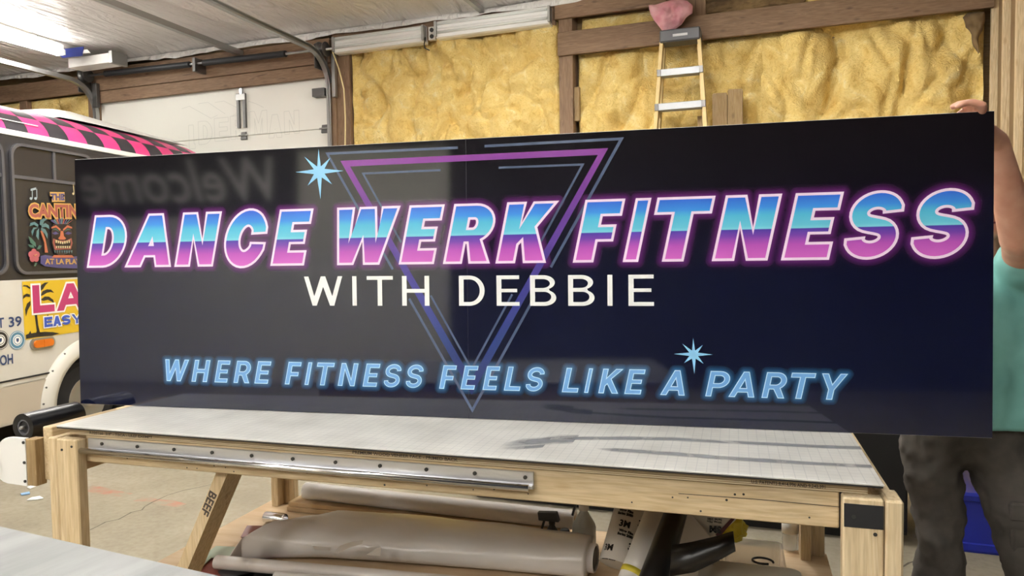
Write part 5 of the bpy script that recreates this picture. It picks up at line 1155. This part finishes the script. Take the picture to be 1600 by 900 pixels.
# left hand: palm behind the corner, four fingers lying over the top edge pointing inwards, thumb down the back
tope = SGM @ Vector((SW, 0, SH))
kn = []
for i in range(4):
    k0 = SGM @ Vector((SW-.022-.004*i, .046-.020*i+.002, SH+(.014, .019, .018, .014)[i])); ln = (.062, .074, .070, .058)[3-i]
    k1 = k0+sx_*(-ln*.42)+sz_*.010; k2 = k1+sx_*(-ln*.34)-sz_*.002; k3 = k2+sx_*(-ln*.24)-sz_*.008
    if i == 0: k1 -= sz_*.006; k2 -= sz_*.012; k3 -= sz_*.016
    skin += [(handc+sx_*.004+sz_*.006*i, k0, .019, .0115), (k0, k1, .0115, .0100), (k1, k2, .0100, .0090), (k2, k3, .0090, .0080)]
th0 = handc+sy_*.02+sz_*(-.01); th1 = th0-sx_*.035+sz_*.012+sy_*.01; th2 = th1-sx_*.03+sz_*.008-sy_*.006
skin += [(handc, th0, .020, .015), (th0, th1, .014, .012), (th1, th2, .012, .0095)]
# other hand flat on the back of the board
hR = SGM @ Vector((SW-.50, .045, .62)); skin += [(wrR, hR, .030, .030)]
for i in range(4): f0 = hR+sx_*(-.03+.02*i)+sz_*.03; skin += [(hR, f0, .020, .011), (f0, f0+sz_*(.04+.01*(i % 3)), .010, .0085)]
skin += [(hR, hR+sx_*.05+sz_*.01, .018, .011)]
body = blob('body', skin, .0055, 'skin', man, 4, balls=[(head, (.078, .098, .118)), (head+Vector((0, -.10, -.015)), (.016, .026, .024)), (head+Vector((.082, .01, -.01)), (.012, .022, .032)), (head+Vector((-.082, .01, -.01)), (.012, .022, .032)), (head+Vector((0, -.06, -.085)), (.045, .05, .04))])
for s in (-1, 1): o = lathe('eye', [(.004, -.012), (.011, -.006), (.012, 0), (.011, .006), (.004, .012)], 'eye_dark', man, tuple(head-ORG+Vector((s*.032, -.086, .010))), 12)
box('mouth', *(lambda p: (p.x-.022, p.x+.022, p.y-.004, p.y+.01, p.z-.003, p.z+.003))(head-ORG+Vector((0, -.104, -.062))), 'dark_red', man, .002)
hr = blob('hair', [], .012, 'hair_dark', man, 4, balls=[(head+Vector((0, .025, .035)), (.086, .098, .105))])
sh = blob('shirt', [(chest, waist, .16, .165), (chest+Vector((-.09, 0, .02)), waist+Vector((-.06, 0, -.02)), .13, .14), (chest+Vector((.09, 0, .02)), waist+Vector((.07, 0, -.02)), .13, .145), (waist, Mp(1522, 690), .165, .165), (waist+Vector((.07, 0, 0)), Mp(1566, 690), .15, .15), (waist+Vector((-.07, 0, 0)), Mp(1480, 690), .145, .15),
                (shL, shR, .080, .080), (shL, shL.lerp(elL, .52), .088, .078), (shR, shR.lerp(elR, .62), .088, .078), (neck-Vector((0, 0, .07)), chest, .085, .14)], .012, 'shirt_teal', man, 5)
def cut_below(o, zc):      # open hem at height zc
    dg = bpy.context.evaluated_depsgraph_get(); me = bpy.data.meshes.new_from_object(o.evaluated_get(dg)); o.modifiers.clear()
    bm = bmesh.new(); bm.from_mesh(me); bmesh.ops.bisect_plane(bm, geom=list(bm.verts)+list(bm.edges)+list(bm.faces), plane_co=(0, 0, zc), plane_no=(0, .0, -1), clear_outer=True); bm.to_mesh(o.data); bm.free()
    o.data.polygons.foreach_set('use_smooth', [True]*len(o.data.polygons))
cut_below(sh, Mp(1580, 673, MY-.14).z)
hipc = Mp(1508, 690)
pants = blob('trousers', [(hipL, hipR, .085, .085), (Mp(1512, 650), Mp(1508, 672), .14, .11), (Mp(1552, 655), hipL, .130, .112), (Mp(1472, 655), hipR, .13, .105), (hipR, hipR.lerp(kneeR, .5), .105, .084), (hipR.lerp(kneeR, .5), kneeR, .084, .078), (kneeR, ankR+Vector((0, 0, .02)), .078, .072), (hipL, hipL.lerp(kneeL, .5), .112, .096), (hipL.lerp(kneeL, .5), kneeL, .096, .086), (kneeL, ankL+Vector((0, 0, .02)), .086, .076)], .012, 'pants_grey', man, 5)
tx = bpy.data.textures.new('cloth_folds', 'CLOUDS'); tx.noise_scale = .085; tx.noise_depth = 2
for o, s_ in ((sh, .024), (pants, .045)): m_ = mod(o, 'DISPLACE', strength=s_, mid_level=.5); m_.texture = tx; m_.texture_coords = 'LOCAL'
mod(sh, 'SOLIDIFY', thickness=.006)
# cargo pocket with flap on the outer thigh, fly seam, belt
pk_ = kneeL.lerp(hipL, .45)+Vector((.02, -.092, 0))-ORG
box('pocket', pk_.x-.055, pk_.x+.085, pk_.y-.006, pk_.y+.03, pk_.z-.14, pk_.z+.02, 'pants_grey', pants, .008); box('pocket_flap', pk_.x-.06, pk_.x+.09, pk_.y-.014, pk_.y+.02, pk_.z-.02, pk_.z+.045, 'pants_grey', pants, .008)
for a_ in (ankL, ankR):
    q = Vector(a_)-ORG; bm = bmesh.new(); bmesh.ops.create_uvsphere(bm, u_segments=20, v_segments=12, radius=1)
    for v in bm.verts: v.co = Vector((v.co.x*.052*(1 if v.co.y > -.2 else 1.05), v.co.y*.145-.06, max(-.045, v.co.z*.062)-.012))+Vector((q.x, q.y, .057))
    bm_obj('shoe', bm, 'shoe_dark', man, True)
# ================================================================== WALL BEHIND THE CAMERA: white roll door and a script banner (seen as reflection)
d2 = struct(empty('door_2', (0, YF, 0)))
for i in range(7): box('door_section', -10.2, -2.6, .0, .05, .02+i*.5, .515+i*.5, 'door_white', d2, .004)
nS = SGM.to_3x3() @ Vector((0, -1, 0)); CM = CAM - nS*(2*(CAM-SGM.translation).dot(nS))
def mirror_pt(px, py, Y):
    p = onplane(px, py, SGM.translation, nS); d_ = p-CM; return CM + d_*((Y-CM.y)/d_.y)
qa, qb = mirror_pt(425, 292, YF+.08), mirror_pt(125, 300, YF+.08)
plain('banner_slate', '#43484f', .6); plain('banner_ink', '#f6f5f2', .6)
bn = tag(box('welcome_banner', qb.x-.3, qa.x+.4, YF+.055, YF+.065, 2.55, 3.6, 'banner_slate'), 'dark slate banner with white script on the wall behind the camera', 'banner')
text3('banner_lettering', 'Welcome', .95, 'banner_ink', bn, frame((qa.x, YF+.068, 2.78), (-1, 0, 0), (0, 0, 1)), .01, .35, width=abs(qa.x-qb.x))
